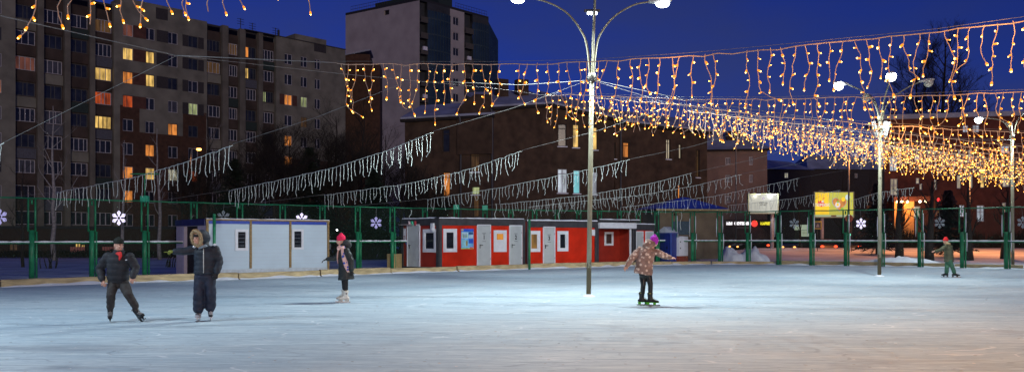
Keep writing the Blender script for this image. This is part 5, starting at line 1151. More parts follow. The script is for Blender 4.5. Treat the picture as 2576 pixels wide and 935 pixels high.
# ------------------------------------------------------------------ TREES AND HEDGES
M_bark = mat('dark_bark', (.026, .021, .018), .95, .35, 6, .3, stretch=(1, 1, .3)); M_birch = mat('pale_birch_bark', (.26, .25, .24), .85, .4, 5, .2, stretch=(1, 1, 2.5))
M_twig = mat('dark_twigs', (.018, .015, .012), .95, .3, 4); M_ptwig = mat('pale_twigs', (.15, .14, .135), .9, .3, 4)
M_needle = mat('dark_needles', (.014, .026, .018), .9, .45, 1.3); M_needle2 = mat('violet_dark_needles', (.030, .024, .036), .9, .4, 1.3)
def bare_tree(label, px, Y, top, seed, bark=M_bark, twig=M_twig, spread=.33, r0=None, dense=1., group='leafless trees behind the fence', cat='tree', z0=0):
    rg = random.Random(seed); base = V((px - CX) / F * Y, Y, z0); H_ = EYE + (HY - top) / F * Y
    t = thing('bare_tree', label, cat, base, group); r0 = r0 or H_ * .013
    tm, tw = MB(), MB()
    pts = [base + V(0, 0, -.1)]; d = V(rg.uniform(-.03, .03), rg.uniform(-.03, .03), 1)
    n = 9; wob = V(0, 0, 0)
    for k in range(1, n + 1):
        wob += V(rg.uniform(-1, 1), rg.uniform(-1, 1), 0) * H_ * .010
        pts.append(base + V(0, 0, H_ * .93 * k / n) + d * 0 + wob)
    tm.tube(pts, [r0 * (1.15 - .98 * k / n) for k in range(n + 1)], 7)
    def branch(p, dr, L, r, lev):
        q = [p]; dd = dr.normalized(); sg = 4 if lev < 2 else 3
        for k in range(sg):
            dd = (dd + V(rg.uniform(-.22, .22), rg.uniform(-.22, .22), rg.uniform(-.10, .22 if lev < 2 else .08))).normalized(); q.append(q[-1] + dd * L / sg)
        (tm if lev == 0 else tw).tube(q, [r * (1 - .75 * k / sg) for k in range(sg + 1)], 5 if lev == 0 else 3, cap=False)
        if lev >= 3: return
        for k in range(int((5, 5, 4)[lev] * dense)):
            f = rg.uniform(.3, 1); i = min(sg - 1, int(f * sg)); pp = q[i].lerp(q[i + 1], f * sg - i)
            ax = V(rg.uniform(-1, 1), rg.uniform(-1, 1), rg.uniform(-.3, .9)).normalized()
            branch(pp, (dd * .8 + ax * .75), L * rg.uniform(.36, .58), r * .42, lev + 1)
    nl = int(13 * dense)
    for k in range(nl):
        f = .24 + .72 * (k + rg.random()) / nl; i = min(n - 1, int(f * n)); p = pts[i].lerp(pts[i + 1], f * n - i); a = rg.uniform(0, 6.28)
        up = rg.uniform(.7, 1.5)
        branch(p, V(math.cos(a), math.sin(a), up), H_ * spread * (1.1 - .75 * f) * rg.uniform(.75, 1.15), r0 * .42 * (1.1 - .8 * f), 0)
    tm.build('trunk', bark, t, True); tw.build('crown', twig, t, fix=False); return t
def conifer(label, px, Y, top, seed, m=M_needle, wd=.24, n_br=190, group='dark conifers behind the fence'):
    rg = random.Random(seed); base = V((px - CX) / F * Y, Y, 0); H_ = EYE + (HY - top) / F * Y
    t = thing('conifer_tree', label, 'tree', base, group); mb = MB(); mb.tube([base + V(0, 0, -.1), base + V(.05, 0, H_ * .5), base + V(0, 0, H_)], [H_ * .017, H_ * .010, .02], 8); mb.build('trunk', M_bark, t, True)
    c = MB()
    for k in range(n_br):
        f = rg.uniform(.10, 1) ** .85; z = H_ * f; a = rg.uniform(0, 6.28); L = H_ * wd * (1.04 - f) * rg.uniform(.65, 1.2) + .15
        p = base + V(0, 0, z); dr = V(math.cos(a), math.sin(a), rg.uniform(-.25, .12)); q = p
        sg = max(4, int(L / .35))
        for s in range(sg):
            dr = (dr + V(0, 0, -.045)).normalized(); q2 = q + dr * L / sg; lt = V(-dr.y, dr.x, 0).normalized(); w0 = L * .20 * (1 - s / sg * .7) + .10
            for u in range(4):
                o1 = q.lerp(q2, rg.random()); sd = lt * rg.choice((-1, 1)) * w0 * rg.uniform(.5, 1.3) + dr * w0 * rg.uniform(.2, .9) + V(0, 0, rg.uniform(-.14, .10) - .08 * w0); th = dr * rg.uniform(.05, .11) + V(0, 0, rg.uniform(.02, .07))
                c.add([o1 - th, o1 + th, o1 + sd], [(0, 1, 2)])
            q = q2
    c.build('crown', m, t, fix=False); return t
for i, (lab, px, Y, top, kw) in enumerate((
    ('pale barked birch standing tall in front of the left block, leftmost of the pale ones', 137, 60, 238, dict(bark=M_birch, twig=M_ptwig, spread=.26, dense=.8)),
    ('thin pale tree rising above the crouching man', 308, 58, 330, dict(bark=M_birch, twig=M_ptwig, spread=.2, dense=.6)),
    ('thin pale tree left of the orange street lamp', 402, 62, 300, dict(bark=M_birch, twig=M_ptwig, spread=.2, dense=.6)),
    ('slim dark trunked tree just left of the first fence post', 58, 46, 395, dict(spread=.3, dense=.9)),
    ('slim grey tree right of the orange street lamp', 530, 70, 262, dict(spread=.2, dense=.8, twig=M_ptwig)),
    ('wide dark leafless tree in front of the pale tower foot, leftmost of three', 860, 76, 268, dict(spread=.36, dense=1.25)),
    ('tall dark leafless tree in front of the pale tower foot, middle of three', 912, 80, 250, dict(spread=.34, dense=1.25)),
    ('dark leafless tree left of the brick school corner', 975, 74, 318, dict(spread=.36, dense=1.2)),
    ('dark leafless tree against the foot of the left block', 452, 66, 388, dict(spread=.38, dense=1.2)))):
    bare_tree(lab, px, Y, top, 40 + i, **kw)
for i, (lab, px, Y, top, wd) in enumerate((
    ('dark spruce behind the left end of the white cabin', 590, 67, 400, .40), ('dark broad spruce behind the right end of the white cabin', 778, 68, 372, .42), ('dark spruce directly behind the snowflake right of the girl', 940, 64, 425, .45))):
    conifer(lab, px, Y, top, 70 + i, wd=wd, n_br=420)
for i, (lab, px, Y, top) in enumerate((('bushy dark leafless tree left of the white cabin roof', 505, 68, 405), ('bushy dark leafless tree over the left half of the white cabin', 640, 71, 360), ('bushy dark leafless tree over the middle of the white cabin', 690, 66, 338), ('bushy dark leafless tree below the orange windows at the right of the block', 735, 73, 330),
    ('bushy dark leafless tree just left of the pale tower foot', 820, 70, 335), ('bushy dark leafless tree at the left corner of the brick school', 1008, 66, 405), ('bushy dark leafless tree between the cabins, in front of the tower foot', 890, 68, 352), ('low bushy dark tree in front of the brick school left wall', 1075, 70, 455))):
    bare_tree(lab, px, Y, top, 160 + i, spread=.48, dense=1.85, r0=.18)
for i, (lab, px, Y, top, wd) in enumerate((
    ('bushy dark spruce left of the lit entrance', 2205, 66, 462, .30),
    ('dark spruce in front of the red brick wall', 2385, 62, 478, .36))):
    conifer(lab, px, Y, top, 90 + i, M_needle2, wd, 420, 'dark spruces along the street at right')
bare_tree('very tall dark leafless tree behind the right end of the lights', 2375, 104, 60, 201, spread=.30, dense=1.9, twig=mat('dusky_twigs', (.022, .019, .026), .95), group='leafless street trees at right')
bare_tree('tall dark leafless tree just left of the tallest one', 2318, 108, 130, 202, spread=.32, dense=1.8, twig=mat('dusky_twigs', (.022, .019, .026), .95), group='leafless street trees at right')
for i, (lab, px, Y, top) in enumerate((('dark tree trunk just right of the second lamp post', 2262, 60, 470), ('dark leafless tree left of the distant skater', 2339, 58, 440), ('dark leafless tree right of the distant skater', 2438, 58, 455), ('dark leafless tree near the rightmost lamp post', 2528, 60, 468), ('dark leafless tree behind the blue pavilion roof', 1950, 84, 480), ('dark leafless tree between the two billboards', 2010, 80, 440), ('dark leafless tree behind the yellow billboard', 2120, 84, 415), ('dark leafless tree left of the second lamp post', 2190, 80, 430))):
    bare_tree(lab, px, Y, top, 120 + i, r0=.30 if px > 2200 else None, spread=.4, dense=.7 if px > 2200 else 1.1, group='leafless street trees at right')
for i, (lab, px, Y, top) in enumerate((('leafless shrub of thin stems right of the first fence post', 118, 44, 620), ('leafless shrub of thin stems left of the white cabin', 430, 46, 610))):
    rg = random.Random(i); base = V((px - CX) / F * Y, Y, 0); mb = MB()
    for k in range(9):
        a = rg.uniform(0, 6.28); p = [base + V(rg.uniform(-.4, .4), rg.uniform(-.3, .3), -.05)]
        for s in range(5): p.append(p[-1] + V(math.cos(a) * .06, math.sin(a) * .06, .27) + V(rg.uniform(-.06, .06), 0, 0))
        mb.tube(p, [.03, .027, .022, .018, .012, .006], 5)
    tag(mb.build('bare_shrub', M_bark, None, False, base), lab, 'shrub')
def hedge(label, x0, x1, Y0, Y1, hgt, seed, n):
    rg = random.Random(seed); A, B = V(*px2(x0, Y0), 0), V(*px2(x1, Y1), 0); mb = MB()
    for k in range(n):
        f = rg.random(); q = A.lerp(B, f) + V(rg.uniform(-.5, .5), rg.uniform(-.6, .6), 0); h = hgt * (.75 + .4 * mnoise.noise(q * .5)) * rg.uniform(.7, 1.1)
        a = rg.uniform(0, 6.28); tp = q + V(math.cos(a) * .25, math.sin(a) * .25, h); mb.tube([q, q.lerp(tp, .5) + V(rg.uniform(-.1, .1), 0, 0), tp], [.035, .025, .012], 3, cap=False)
        for u in range(5):
            c = q.lerp(tp, rg.uniform(.25, 1)); v1 = V(rg.uniform(-1, 1), rg.uniform(-1, 1), rg.uniform(-1, 1)) * .16; v2 = V(rg.uniform(-1, 1), rg.uniform(-1, 1), rg.uniform(-1, 1)) * .16; mb.add([c, c + v1, c + v2], [(0, 1, 2)])
    tag(mb.build('hedge', M_twig, None, origin=A, fix=False), label, 'hedge')
hedge('low dark leafless hedge on the snow behind the left fence', -60, 470, 66, 66, .72, 5, 900); hedge('low dark leafless hedge behind the fence between the cabins', 830, 1020, 60, 62, 1.2, 6, 380)
hedge('dark hedge along the street under the billboards', 1790, 2240, 98, 92, 1.9, 7, 800); hedge('dark clipped hedge in front of the red brick building', 2240, 2640, 80, 78, 2.9, 8, 1300)
wl_ = MB(); rg = random.Random(11)
for k in range(2600):
    px = rg.uniform(-60, 2640); Y = rg.uniform(170, 215); x = (px - CX) / F * Y; topy = (505 if px < 1000 else 520 if px < 1800 else 455) + 30 * mnoise.noise(V(px * .012, 3, 0)); H_ = EYE + (HY - topy) / F * Y; h = H_ * rg.uniform(.35, 1)
    s = rg.uniform(.8, 2.2); wl_.add([(x - s, Y, h - s * 1.5), (x + s, Y + .3, h - s * 1.2), (x + rg.uniform(-.5, .5), Y, h + .3), (x - s * .6, Y, 0), (x + s * .6, Y, 0)], [(0, 1, 2), (0, 3, 4, 1)])
tag(wl_.build('distant_wood', mat('night_wood', (.014, .013, .014), 1., .3, .3), fix=False), 'far dark band of trees along the horizon', 'wood', kind='stuff')
# iron fence bars in front of the plinth at left, its red glow painted on
fi = Fac(px2(120, 70), px2(440, 72)); t = thing('iron_railing', 'thin dark iron railing in front of the lit plinth behind the left fence', 'railing', fi.pt(0, 0, 0)); mb = MB(fi.pt); k = 0
while k * .22 < fi.L: mb.tube([(k * .22, 0, 0), (k * .22, 0, 1.5)], .018, 4); k += 1
mb.build('bars', M_black, t); mb = MB(fi.pt)
for h in (.2, 1.35): mb.box((0, -.02, h), (fi.L, .02, h + .05))
mb.build('rail', M_black, t)

# ------------------------------------------------------------------ STREET THINGS
def lamp_small(label, px, py, Y, m, watts, col, name='street_lamp'):
    q = P(px, py, Y); b_ = V(q.x - .9, q.y + .3, 0); t = thing(name, label, 'street lamp', b_)
    mb = MB(); mb.tube([b_, b_ + V(0, 0, q.z * .9), b_ + V(.12, 0, q.z + .05), V(q.x - .35, q.y, q.z + .22), V(q.x - .1, q.y, q.z + .2)], [.09, .07, .055, .045, .04], 8); mb.build('pole', mat('grey_pole', (.16, .16, .16), .6), t, True)
    mb = MB(); mb.loft([(q + V(-.25, 0, .17), .06, .05), (q + V(0, 0, .16), .17, .07), (q + V(.3, 0, .14), .05, .04)], 10, V(0, 1, 0)); h = mb.build('lamp_head', mat('grey_pole', (.16, .16, .16), .6), t, True)
    mb = MB(); mb.ball(q + V(.02, 0, .06), .24, .17, .13); mb.build('lens', m, h, True); lamp('street_light', q + V(0, -.3, -.25), watts, col, .2, 160)
lamp_small('orange glowing street lamp in front of the left block', 500, 377, 74, M_sodium, 260, (1, .36, .08))
lamp_small('orange street lamp above the pale house roof', 1873, 340, 92, M_sodium, 90, (1, .36, .08))
lamp_small('white street lamp low behind the fence left of the girl in pink hat', 851, 579, 80, glow('white_street_lens', (.9, .95, 1), 14.), 160, (.9, .95, 1))
lamp_small('orange street lamp hidden among the amber lights near the rightmost post', 2470, 430, 68, M_sodium, 4200, (1, .34, .10))
lamp_small('orange street lamp hidden among the amber lights above the yellow billboard', 2165, 378, 69, M_sodium, 2600, (1, .34, .10))
def board(label, x0, x1, y0, y1, Y, postx, m, light=False):
    f_ = Fac(px2(x0, Y), px2(x1, Y)); a, b, c, e = f_.rect(x0, y0, x1, y1); t = thing('billboard', label, 'billboard', f_.pt(f_.s_of(postx), -.2, 0))
    mb = MB(f_.pt); mb.box((a, -.35, c), (b, 0, e)); mb.build('panel', m, t)
    s = f_.s_of(postx); mb = MB(f_.pt); mb.tube([(s, -.2, -.1), (s, -.2, c + .05)], .17, 12); mb.build('post', mat('grey_pole_light', (.34, .33, .36), .5), t, True)
    fw = .09; mb = MB(f_.pt); mb.box((a - fw, -.36, c - fw), (a, .06, e + fw)); mb.box((b, -.36, c - fw), (b + fw, .06, e + fw)); mb.box((a, -.36, e), (b, .06, e + fw)); mb.box((a, -.36, c - fw), (b, .06, c)); mb.build('frame', mat('board_frame', (.30, .33, .22), .5), t)
    return t, f_, a, b, c, e
M_bw = glow('self_lit_white_sheet', (.80, .82, .72), .62, bands=.5, lo=.55)  # sheet glows by itself in place of the light from above
t, f_, a, b, c, e = board('white lit billboard with a small emblem and two lines of dark text', 1884, 1956, 489, 535, 76, 1944, M_bw)
m_ = (a + b) / 2; hgt = e - c; wd = b - a
text_part('ВЗЯТКАМ', .20, f_.frame(m_, .012, c + hgt * .53), M_ink, t, 'lettering', .006, .85); text_part('ТУТ НЕТ', .18, f_.frame(m_, .012, c + hgt * .42), M_ink, t, 'lettering', .006, .85)
mb = MB(f_.pt); q = c + hgt * .76; mb.add([(m_ - .10, .012, q + .18), (m_ + .10, .012, q + .18), (m_ + .11, .012, q), (m_, .012, q - .14), (m_ - .11, .012, q)], [(0, 1, 2, 3, 4)]); mb.build('emblem', mat('grey_emblem', (.16, .15, .2), .6), t)
for u, cc, st in ((.27, (1, .95, .7), 7.), (.80, (.95, 1, 1), 9.)):
    mb = MB(f_.pt); s = a + wd * u; mb.box((s - .03, .0, e + .09), (s + .03, .62, e + .13)); mb.box((s - .25, .5, e + .02), (s + .25, .66, e + .12)); fl = mb.build('flood_lamp', M_grey, t)
    mb = MB(f_.pt); mb.box((s - .2, .52, e - .01), (s + .2, .64, e + .018)); mb.build('lens', glow('board_lens_%d' % int(st), cc, st), fl); lamp('board_light', f_.pt(s, .55, e - .12), 60 if u < .5 else 110, cc, .1)
M_yel = glow('self_lit_yellow', (1., .62, .005), .95, bands=.4, lo=.85); M_olive = glow('self_lit_olive', (.62, .60, .06), .85, bands=.35, lo=.7)  # board colours given their own glow in place of light falling on them
t, f_, a, b, c, e = board('yellow lit billboard with red emblem and a heart shaped plate of food', 2050, 2146, 484, 545, 80, 2070, M_olive)
hgt = e - c; wd = b - a
def bq(x0, y0, x1, y1, m, dz, name, parent=None):
    mb = MB(f_.pt); mb.quad(*[(a + wd * u, dz, c + hgt * v) for u, v in ((x0, y0), (x1, y0), (x1, y1), (x0, y1))]); return mb.build(name, m, parent or t)
def bpoly(pts, m, dz, name):
    mb = MB(f_.pt); mb.add([(a + wd * u, dz, c + hgt * v) for u, v in pts], [tuple(range(len(pts)))]); return mb.build(name, m, t)
bq(.015, .10, .37, .985, M_yel, .012, 'yellow_field'); bq(.0, .0, 1, .075, glow('self_lit_pale_strip', (.55, .70, .42), .6), .013, 'bottom_strip'); bq(.42, .01, .56, .07, mat('brown_plate', (.2, .12, .08), .6), .018, 'maker_plate')
M_er = glow('print_red', (1, .06, .015), .75); M_ew = glow('print_white', (1, .9, .85), .75); M_eo = glow('print_orange', (.95, .33, .05), .7, bands=3.5, lo=.35); M_eg = glow('print_green', (.35, .75, .05), .6); M_plate = glow('print_plate', (.72, .72, .55), .55); M_ewh = glow('print_pale_blue', (.75, .92, .92), .8)  # prints glow too, like the sheet they lie on
bpoly([(.07, .52), (.085, .68), (.12, .62), (.15, .70), (.18, .60), (.21, .66), (.235, .60), (.27, .52)], M_er, .020, 'red_emblem'); bpoly([(.16, .60), (.20, .68), (.235, .66), (.22, .58)], M_ew, .024, 'white_crest'); bpoly([(.20, .74), (.24, .80), (.255, .77), (.225, .73)], M_er, .02, 'red_feather')
bpoly([(.06, .49), (.10, .435), (.17, .41), (.24, .44), (.30, .49)], M_er, .020, 'red_scroll'); text_part('УТЮРЕКОС', .36, f_.frame(a + wd * .175, .026, c + hgt * .485), M_ew, t, 'lettering', .012, .85)
def heart(cx, cy, s):
    o = []
    for k in range(36):
        u = 2 * math.pi * k / 36; x = 16 * math.sin(u) ** 3; y = 13 * math.cos(u) - 5 * math.cos(2 * u) - 2 * math.cos(3 * u) - math.cos(4 * u); o.append((cx + s * x / 34 * .62, cy + s * y / 34 * 1.02))
    return o
bpoly(heart(.64, .54, .70), M_plate, .016, 'plate'); bpoly(heart(.645, .55, .62), M_eo, .020, 'food')
def disc(cx, cy, r, m, dz, name): bpoly([(cx + r * math.cos(k * .3927) * .56, cy + r * math.sin(k * .3927)) for k in range(16)], m, dz, name)
disc(.595, .50, .12, M_ew, .024, 'egg_white'); disc(.595, .50, .055, M_yel, .028, 'egg_yolk'); disc(.60, .62, .05, M_eg, .026, 'herb'); disc(.71, .32, .07, M_eg, .026, 'herb'); disc(.74, .72, .09, M_yel, .024, 'slice'); disc(.86, .78, .12, M_eg, .024, 'badge_rim'); disc(.858, .805, .115, M_ewh, .028, 'badge')
mb = MB(f_.pt); mb.box((a + wd * .05, .06, e + .1), (a + wd * .18, .5, e + .2)); mb.build('flood_lamp', M_grey, t)
# traffic lights and signs
def signal(label, px, py, Y, m_on, pos):
    q = P(px, py, Y); b_ = V(q.x, q.y + .15, 0); t = thing('traffic_light', label, 'traffic light', b_); mb = MB(); zc = q.z - (1 - pos) * .34; mb.tube([b_, V(b_.x, b_.y, zc + .5)], .06, 8); mb.build('pole', mat('grey_pole', (.16, .16, .16), .6), t, True)
    mb = MB(); mb.box((q.x - .17, q.y - .1, zc - .52), (q.x + .17, q.y + .12, zc + .52)); h = mb.build('housing', M_black, t, bevel=.03)
    for k in range(3):
        mb = MB(); mb.ball(V(q.x, q.y - .11, zc + (k - 1) * .34), .14, .07, .14, 12, 8); mb.build('lens', m_on if k == pos else mat('dark_lens', (.03, .02, .02), .3), h, True)
signal('traffic light showing green right of the yellow billboard post', 2135, 571, 72, glow('green_signal', (.05, 1, .55), 2.2), 0)
signal('traffic light showing red above the distant skater', 2359, 523, 66, glow('red_signal', (1, .03, .03), 3.), 2)
q = P(2057, 566, 71); t = thing('road_sign', 'square yellow bordered crossing sign left of the yellow billboard post', 'road sign', V(q.x, q.y + .05, 0)); mb = MB(); mb.tube([V(q.x, q.y + .05, 0), V(q.x, q.y + .05, q.z + .3)], .03, 6); mb.build('pole', M_grey, t, True)
mb = MB(); mb.box((q.x - .36, q.y - .02, q.z - .36), (q.x + .36, q.y + .02, q.z + .36)); mb.build('border_plate', mat('fluorescent_yellow', (.42, .36, .05), .5), t, bevel=.02); mb = MB(); mb.box((q.x - .25, q.y - .03, q.z - .25), (q.x + .25, q.y - .021, q.z + .25)); mb.build('blue_field', mat('sign_dark_blue', (.05, .06, .10), .5), t); mb = MB(); mb.add([(q.x - .17, q.y - .034, q.z - .16), (q.x + .17, q.y - .034, q.z - .16), (q.x, q.y - .034, q.z + .18)], [(0, 1, 2)]); mb.build('white_triangle', mat('dull_white_print', (.3, .3, .3), .6), t)
q = P(2136, 549, 70); t = thing('road_sign', 'round dull red sign just under the right corner of the yellow billboard', 'road sign', V(q.x, q.y + .05, 0)); mb = MB(); mb.tube([V(q.x + .25, q.y + .05, 0), V(q.x + .25, q.y + .05, q.z + .2)], .03, 6); mb.build('pole', M_grey, t, True)
mb = MB(); mb.tube([V(q.x, q.y + .02, q.z), V(q.x, q.y - .02, q.z)], .34, 20); mb.build('disc', mat('dull_red_sign', (.20, .09, .07), .5), t)
# cars on the street
M_tyre = mat('tyre_rubber', (.012, .012, .013), .8); M_rim = mat('wheel_rim', (.22, .22, .24), .4)
def car(label, px, Y, yaw, paint, lit):
    c = V((px - CX) / F * Y, Y, 0); t = thing('parked_car', label, 'car', c, 'cars on the street behind the far fence'); Mx = Matrix.Translation(c) @ Matrix.Rotation(yaw, 4, 'Z'); fn_ = lambda x, y, z: Mx @ V(x, y, z)
    prof = [(-2.1, .32, .82), (-2.15, .55, .84), (-2.0, .92, .86), (-1.55, 1.02, .86), (1.05, .98, .86), (1.85, .82, .84), (2.12, .6, .80), (2.1, .32, .78)]
    mb = MB(fn_); n = len(prof); vs = [(x, -w_, z) for x, z, w_ in prof] + [(x, w_, z) for x, z, w_ in prof]; mb.add(vs, [tuple(range(n)), tuple(range(2 * n - 1, n - 1, -1))] + [(i, (i + 1) % n, n + (i + 1) % n, n + i) for i in range(n)]); mb.build('body', paint, t, bevel=.07)
    mb = MB(fn_); cb = [(-1.7, 1.0, .80), (-1.25, 1.45, .64), (.25, 1.47, .64), (1.1, .97, .80)]; mb.add([(x, -w_, z) for x, z, w_ in cb] + [(x, w_, z) for x, z, w_ in cb], [(0, 1, 2, 3), (7, 6, 5, 4)] + [(i, (i + 1) % 4, 4 + (i + 1) % 4, 4 + i) for i in range(4)]); mb.build('cabin_glass', M_dark, t, bevel=.05)
    mb = MB(fn_); mb.box((-1.22, -.62, 1.452), (.22, .62, 1.50)); mb.build('roof_panel', paint, t, bevel=.03)
    for x in (-1.3, 1.32):
        for s in (-1, 1):
            mb = MB(fn_); mb.tube([(x, s * .66, .32), (x, s * .88, .32)], .33, 16, hint=V(0, 0, 1)); w_ = mb.build('wheel', M_tyre, t); mb = MB(fn_); mb.tube([(x, s * .87, .32), (x, s * .90, .32)], .20, 12, hint=V(0, 0, 1)); mb.build('rim', M_rim, w_)
    for s in (-1, 1):
        mb = MB(fn_); mb.ball((2.08, s * .58, .66), .09, .15, .10); mb.build('headlight', glow('headlight_warm', (1., .40, .10), 3.) if lit == 'h' else M_dim, t, True)
        mb = MB(fn_); mb.ball((-2.12, s * .62, .78), .06, .18, .12); mb.build('tail_light', glow('tail_red', (1, .07, .02), 3.) if lit == 't' else mat('dark_red_lens', (.08, .01, .01), .3), t, True)
cp = [mat('dark_car_paint', (.02, .02, .024), .3, .1), mat('deep_red_paint', (.05, .012, .014), .3, .1), mat('grey_car_paint', (.05, .05, .055), .3, .1)]
car('dark car with one bright warm headlight seen left of the white billboard post', 1880, 88, R(-150), cp[0], 'h'); car('dark car with red tail lights under the white billboard', 1916, 92, R(75), cp[1], 't'); car('grey car with orange headlights between the two billboards', 1992, 84, R(-118), cp[2], 'h'); car('dark red car with tail lights left of the yellow billboard post', 2074, 80, R(80), cp[1], 't'); car('dark car with tail lights right of the yellow billboard post', 2142, 82, R(70), cp[0], 't')

# ------------------------------------------------------------------ LAMP POSTS
def pole_mat():
    m = mat('cream_pole_paint', (.27, .26, .18), .5, .12, 3, .08); nt = m.node_tree; b = nt.nodes['Principled BSDF']; src = b.inputs['Base Color'].links[0].from_socket
    tc = nt.nodes.new('ShaderNodeTexCoord'); sp = nt.nodes.new('ShaderNodeSeparateXYZ'); nt.links.new(tc.outputs['Object'], sp.inputs[0])
    nz = nt.nodes.new('ShaderNodeTexNoise'); nz.inputs['Scale'].default_value = 9; nz.inputs['Detail'].default_value = 6; nt.links.new(tc.outputs['Object'], nz.inputs['Vector'])
    mr = nt.nodes.new('ShaderNodeMapRange'); mr.inputs[1].default_value = .15; mr.inputs[2].default_value = 1.9; mr.inputs[3].default_value = .42; mr.inputs[4].default_value = -.35; nt.links.new(sp.outputs['Z'], mr.inputs[0])
    ad = nt.nodes.new('ShaderNodeMath'); ad.operation = 'ADD'; nt.links.new(nz.outputs['Fac'], ad.inputs[0]); nt.links.new(mr.outputs[0], ad.inputs[1])
    r = nt.nodes.new('ShaderNodeValToRGB'); r.color_ramp.elements[0].position = .5; r.color_ramp.elements[1].position = .62; nt.links.new(ad.outputs[0], r.inputs[0])
    mx = nt.nodes.new('ShaderNodeMix'); mx.data_type = 'RGBA'; mx.inputs[7].default_value = (.10, .075, .035, 1); nt.links.new(r.outputs[0], mx.inputs[0]); nt.links.new(src, mx.inputs[6]); nt.links.new(mx.outputs[2], b.inputs['Base Color']); return m
M_pole = pole_mat(); COOL = (.85, .97, .99)
def bez(pts, n=14):
    P_ = [Vector(p) for p in pts]; o = []
    ext = [P_[0] * 2 - P_[1]] + P_ + [P_[-1] * 2 - P_[-2]]
    for i in range(1, len(ext) - 2):
        for k in range(n // 2):
            u = k / (n // 2); a, b, c, d = ext[i - 1], ext[i], ext[i + 1], ext[i + 2]
            o.append(.5 * ((2 * b) + (c - a) * u + (2 * a - 5 * b + 4 * c - d) * u * u + (3 * b - a - 3 * c + d) * u ** 3))
    o.append(P_[-1]); return o
def post(label, base, topj, arms, r, heads_on, lens_r=.10, col=COOL):
    t = thing('lamp_post', label, 'lamp post', base, 'tall lamp posts along the middle of the rink')
    mb = MB(); mb.tube([base + V(0, 0, -.1), base.lerp(topj, .45), topj], [r * 1.0, r * .97, r * .95], 14); mb.build('pole', M_pole, t, True)
    mb = MB(); mb.tube([topj + V(0, 0, -.06), topj + V(0, 0, .12)], r * 1.5, 14); mb.build('collar', M_pole, t, True)
    mb = MB(); mb.loft([(base + V(0, 0, -.02), .24, .24), (base + V(0, 0, .03), .17, .18), (base + V(0, 0, .07), r + .01, r + .01)], 16); mb.build('frozen_collar', M_snow, t, True)
    for i, arm in enumerate(arms):
        pts = bez(arm); mb = MB(); n = len(pts); mb.tube(pts, [r * (.48 - .16 * k / n) for k in range(n)], 9); am = mb.build('arm', M_pole, t, True)
        e_ = pts[-1]; d = (pts[-1] - pts[-2]).normalized(); d = V(d.x, d.y, d.z * .3).normalized()
        mb = MB(); lat = V(-d.y, d.x, 0).normalized(); mb.loft([(e_ - d * .1, .05, .05), (e_ + d * .08, .10, .07), (e_ + d * .3, .15, .075), (e_ + d * .5, .10, .05), (e_ + d * .56, .03, .02)], 12, lat); h = mb.build('lamp_head', mat('pale_grey_head', (.5, .51, .5), .4), t, True)
        mb = MB(); mb.ball(e_ + d * .30 + V(0, 0, -.055 - lens_r * .3), .19, max(.13, lens_r), lens_r, 14, 9, M=Matrix.Rotation(math.atan2(d.y, d.x), 3, 'Z')); mb.build('lens', M_lens if heads_on[i] else mat('unlit_head_glass', (.5, .5, .42), .3), h, True)
        if heads_on[i]: lamp('pole_light', e_ + d * .32 + V(0, 0, -.16 - lens_r * 1.3), heads_on[i], col, .09, 152)
    return t
Y1 = GY(745.5); b1 = P(1480.5, 745.5, Y1); b1.z = 0
def L1(x, y, dy=0.): return P(x, y, Y1 + dy)
W1_ = 1250
p1_ = post('tall cream lamp post with dirty peeling foot, in the middle of the photo', b1, L1(1489, 196), [
    [L1(1486, 205), L1(1477, 118), L1(1462, 78), L1(1428, 35), L1(1382, 8), L1(1330, -6)], [L1(1492, 205), L1(1500, 118), L1(1514, 80), L1(1548, 40), L1(1595, 13), L1(1640, 4)],
    [L1(1488, 205, .03), L1(1491, 110, .05), L1(1494, 40, .15), L1(1496, -15, .6), L1(1497, -35, 1.4)], [L1(1489, 205, -.03), L1(1493, 110, -.05), L1(1496, 40, -.15), L1(1498, -20, -.6), L1(1499, -50, -1.5)]], .068, [W1_ * 1.9, W1_ * 1.9, 0, 0])
t = thing('floodlight_bar', 'short bar of three small lit floodlights high on the middle lamp post', 'floodlight', L1(1493, 32)); mb = MB(); mb.box(L1(1470, 29, -.05), L1(1508, 26.5, .05)); mb.build('crossbar', M_grey, t)
for x in (1480.5, 1487, 1498): 
    mb = MB(); mb.loft([(L1(x, 28, -.03), .05, .04), (L1(x, 31.5, -.05), .055, .05)], 8); h = mb.build('lamp_head', M_grey, t); mb = MB(); mb.ball(L1(x, 34, -.06), .03 if x < 1490 else .045, .03, .045, 10, 7); mb.build('lens', M_lens, h, True)
def aim(name, p, target, watts, ang, col=COOL):
    l = bpy.data.lights.new(name, 'SPOT'); l.energy = watts; l.color = col; l.spot_size = R(ang); l.spot_blend = .6; l.shadow_soft_size = .08
    o = bpy.data.objects.new(name, l); C.objects.link(o); o.location = p; o.rotation_euler = (Vector(p) - Vector(target)).to_track_quat('Z', 'Y').to_euler()
aim('floodlight_beam', L1(1481, 38, .15), (-11.5, 35.5, 2.9), 4600, 54); aim('floodlight_beam', L1(1487, 38, .15), (.5, 43.3, 2.9), 6400, 54)
aim('floodlight_beam', L1(1498, 38, .15), (9., 48., 2.9), 4600, 50)
t = thing('cable_clamp', 'tangle of cable ties around the middle lamp post where the strings meet', 'clamp', L1(1488, 198)); mb = MB(); rg = random.Random(2)
for k in range(9):
    c = L1(1487 + rg.uniform(-2, 12), 196 + rg.uniform(-5, 6), -.06); rr_ = rg.uniform(.07, .14); mb.tube([c + V(math.cos(u) * rr_, math.sin(u) * rr_, .05 * math.sin(u * 2 + k)) for u in [i * .6 for i in range(11)]], .010, 5, hint=V(0, 0, 1))
mb.build('ties', mat('dark_cable_ties', (.10, .10, .095), .6), t, True)
Y2 = GY(695); b2 = P(2212, 695, Y2); b2.z = 0
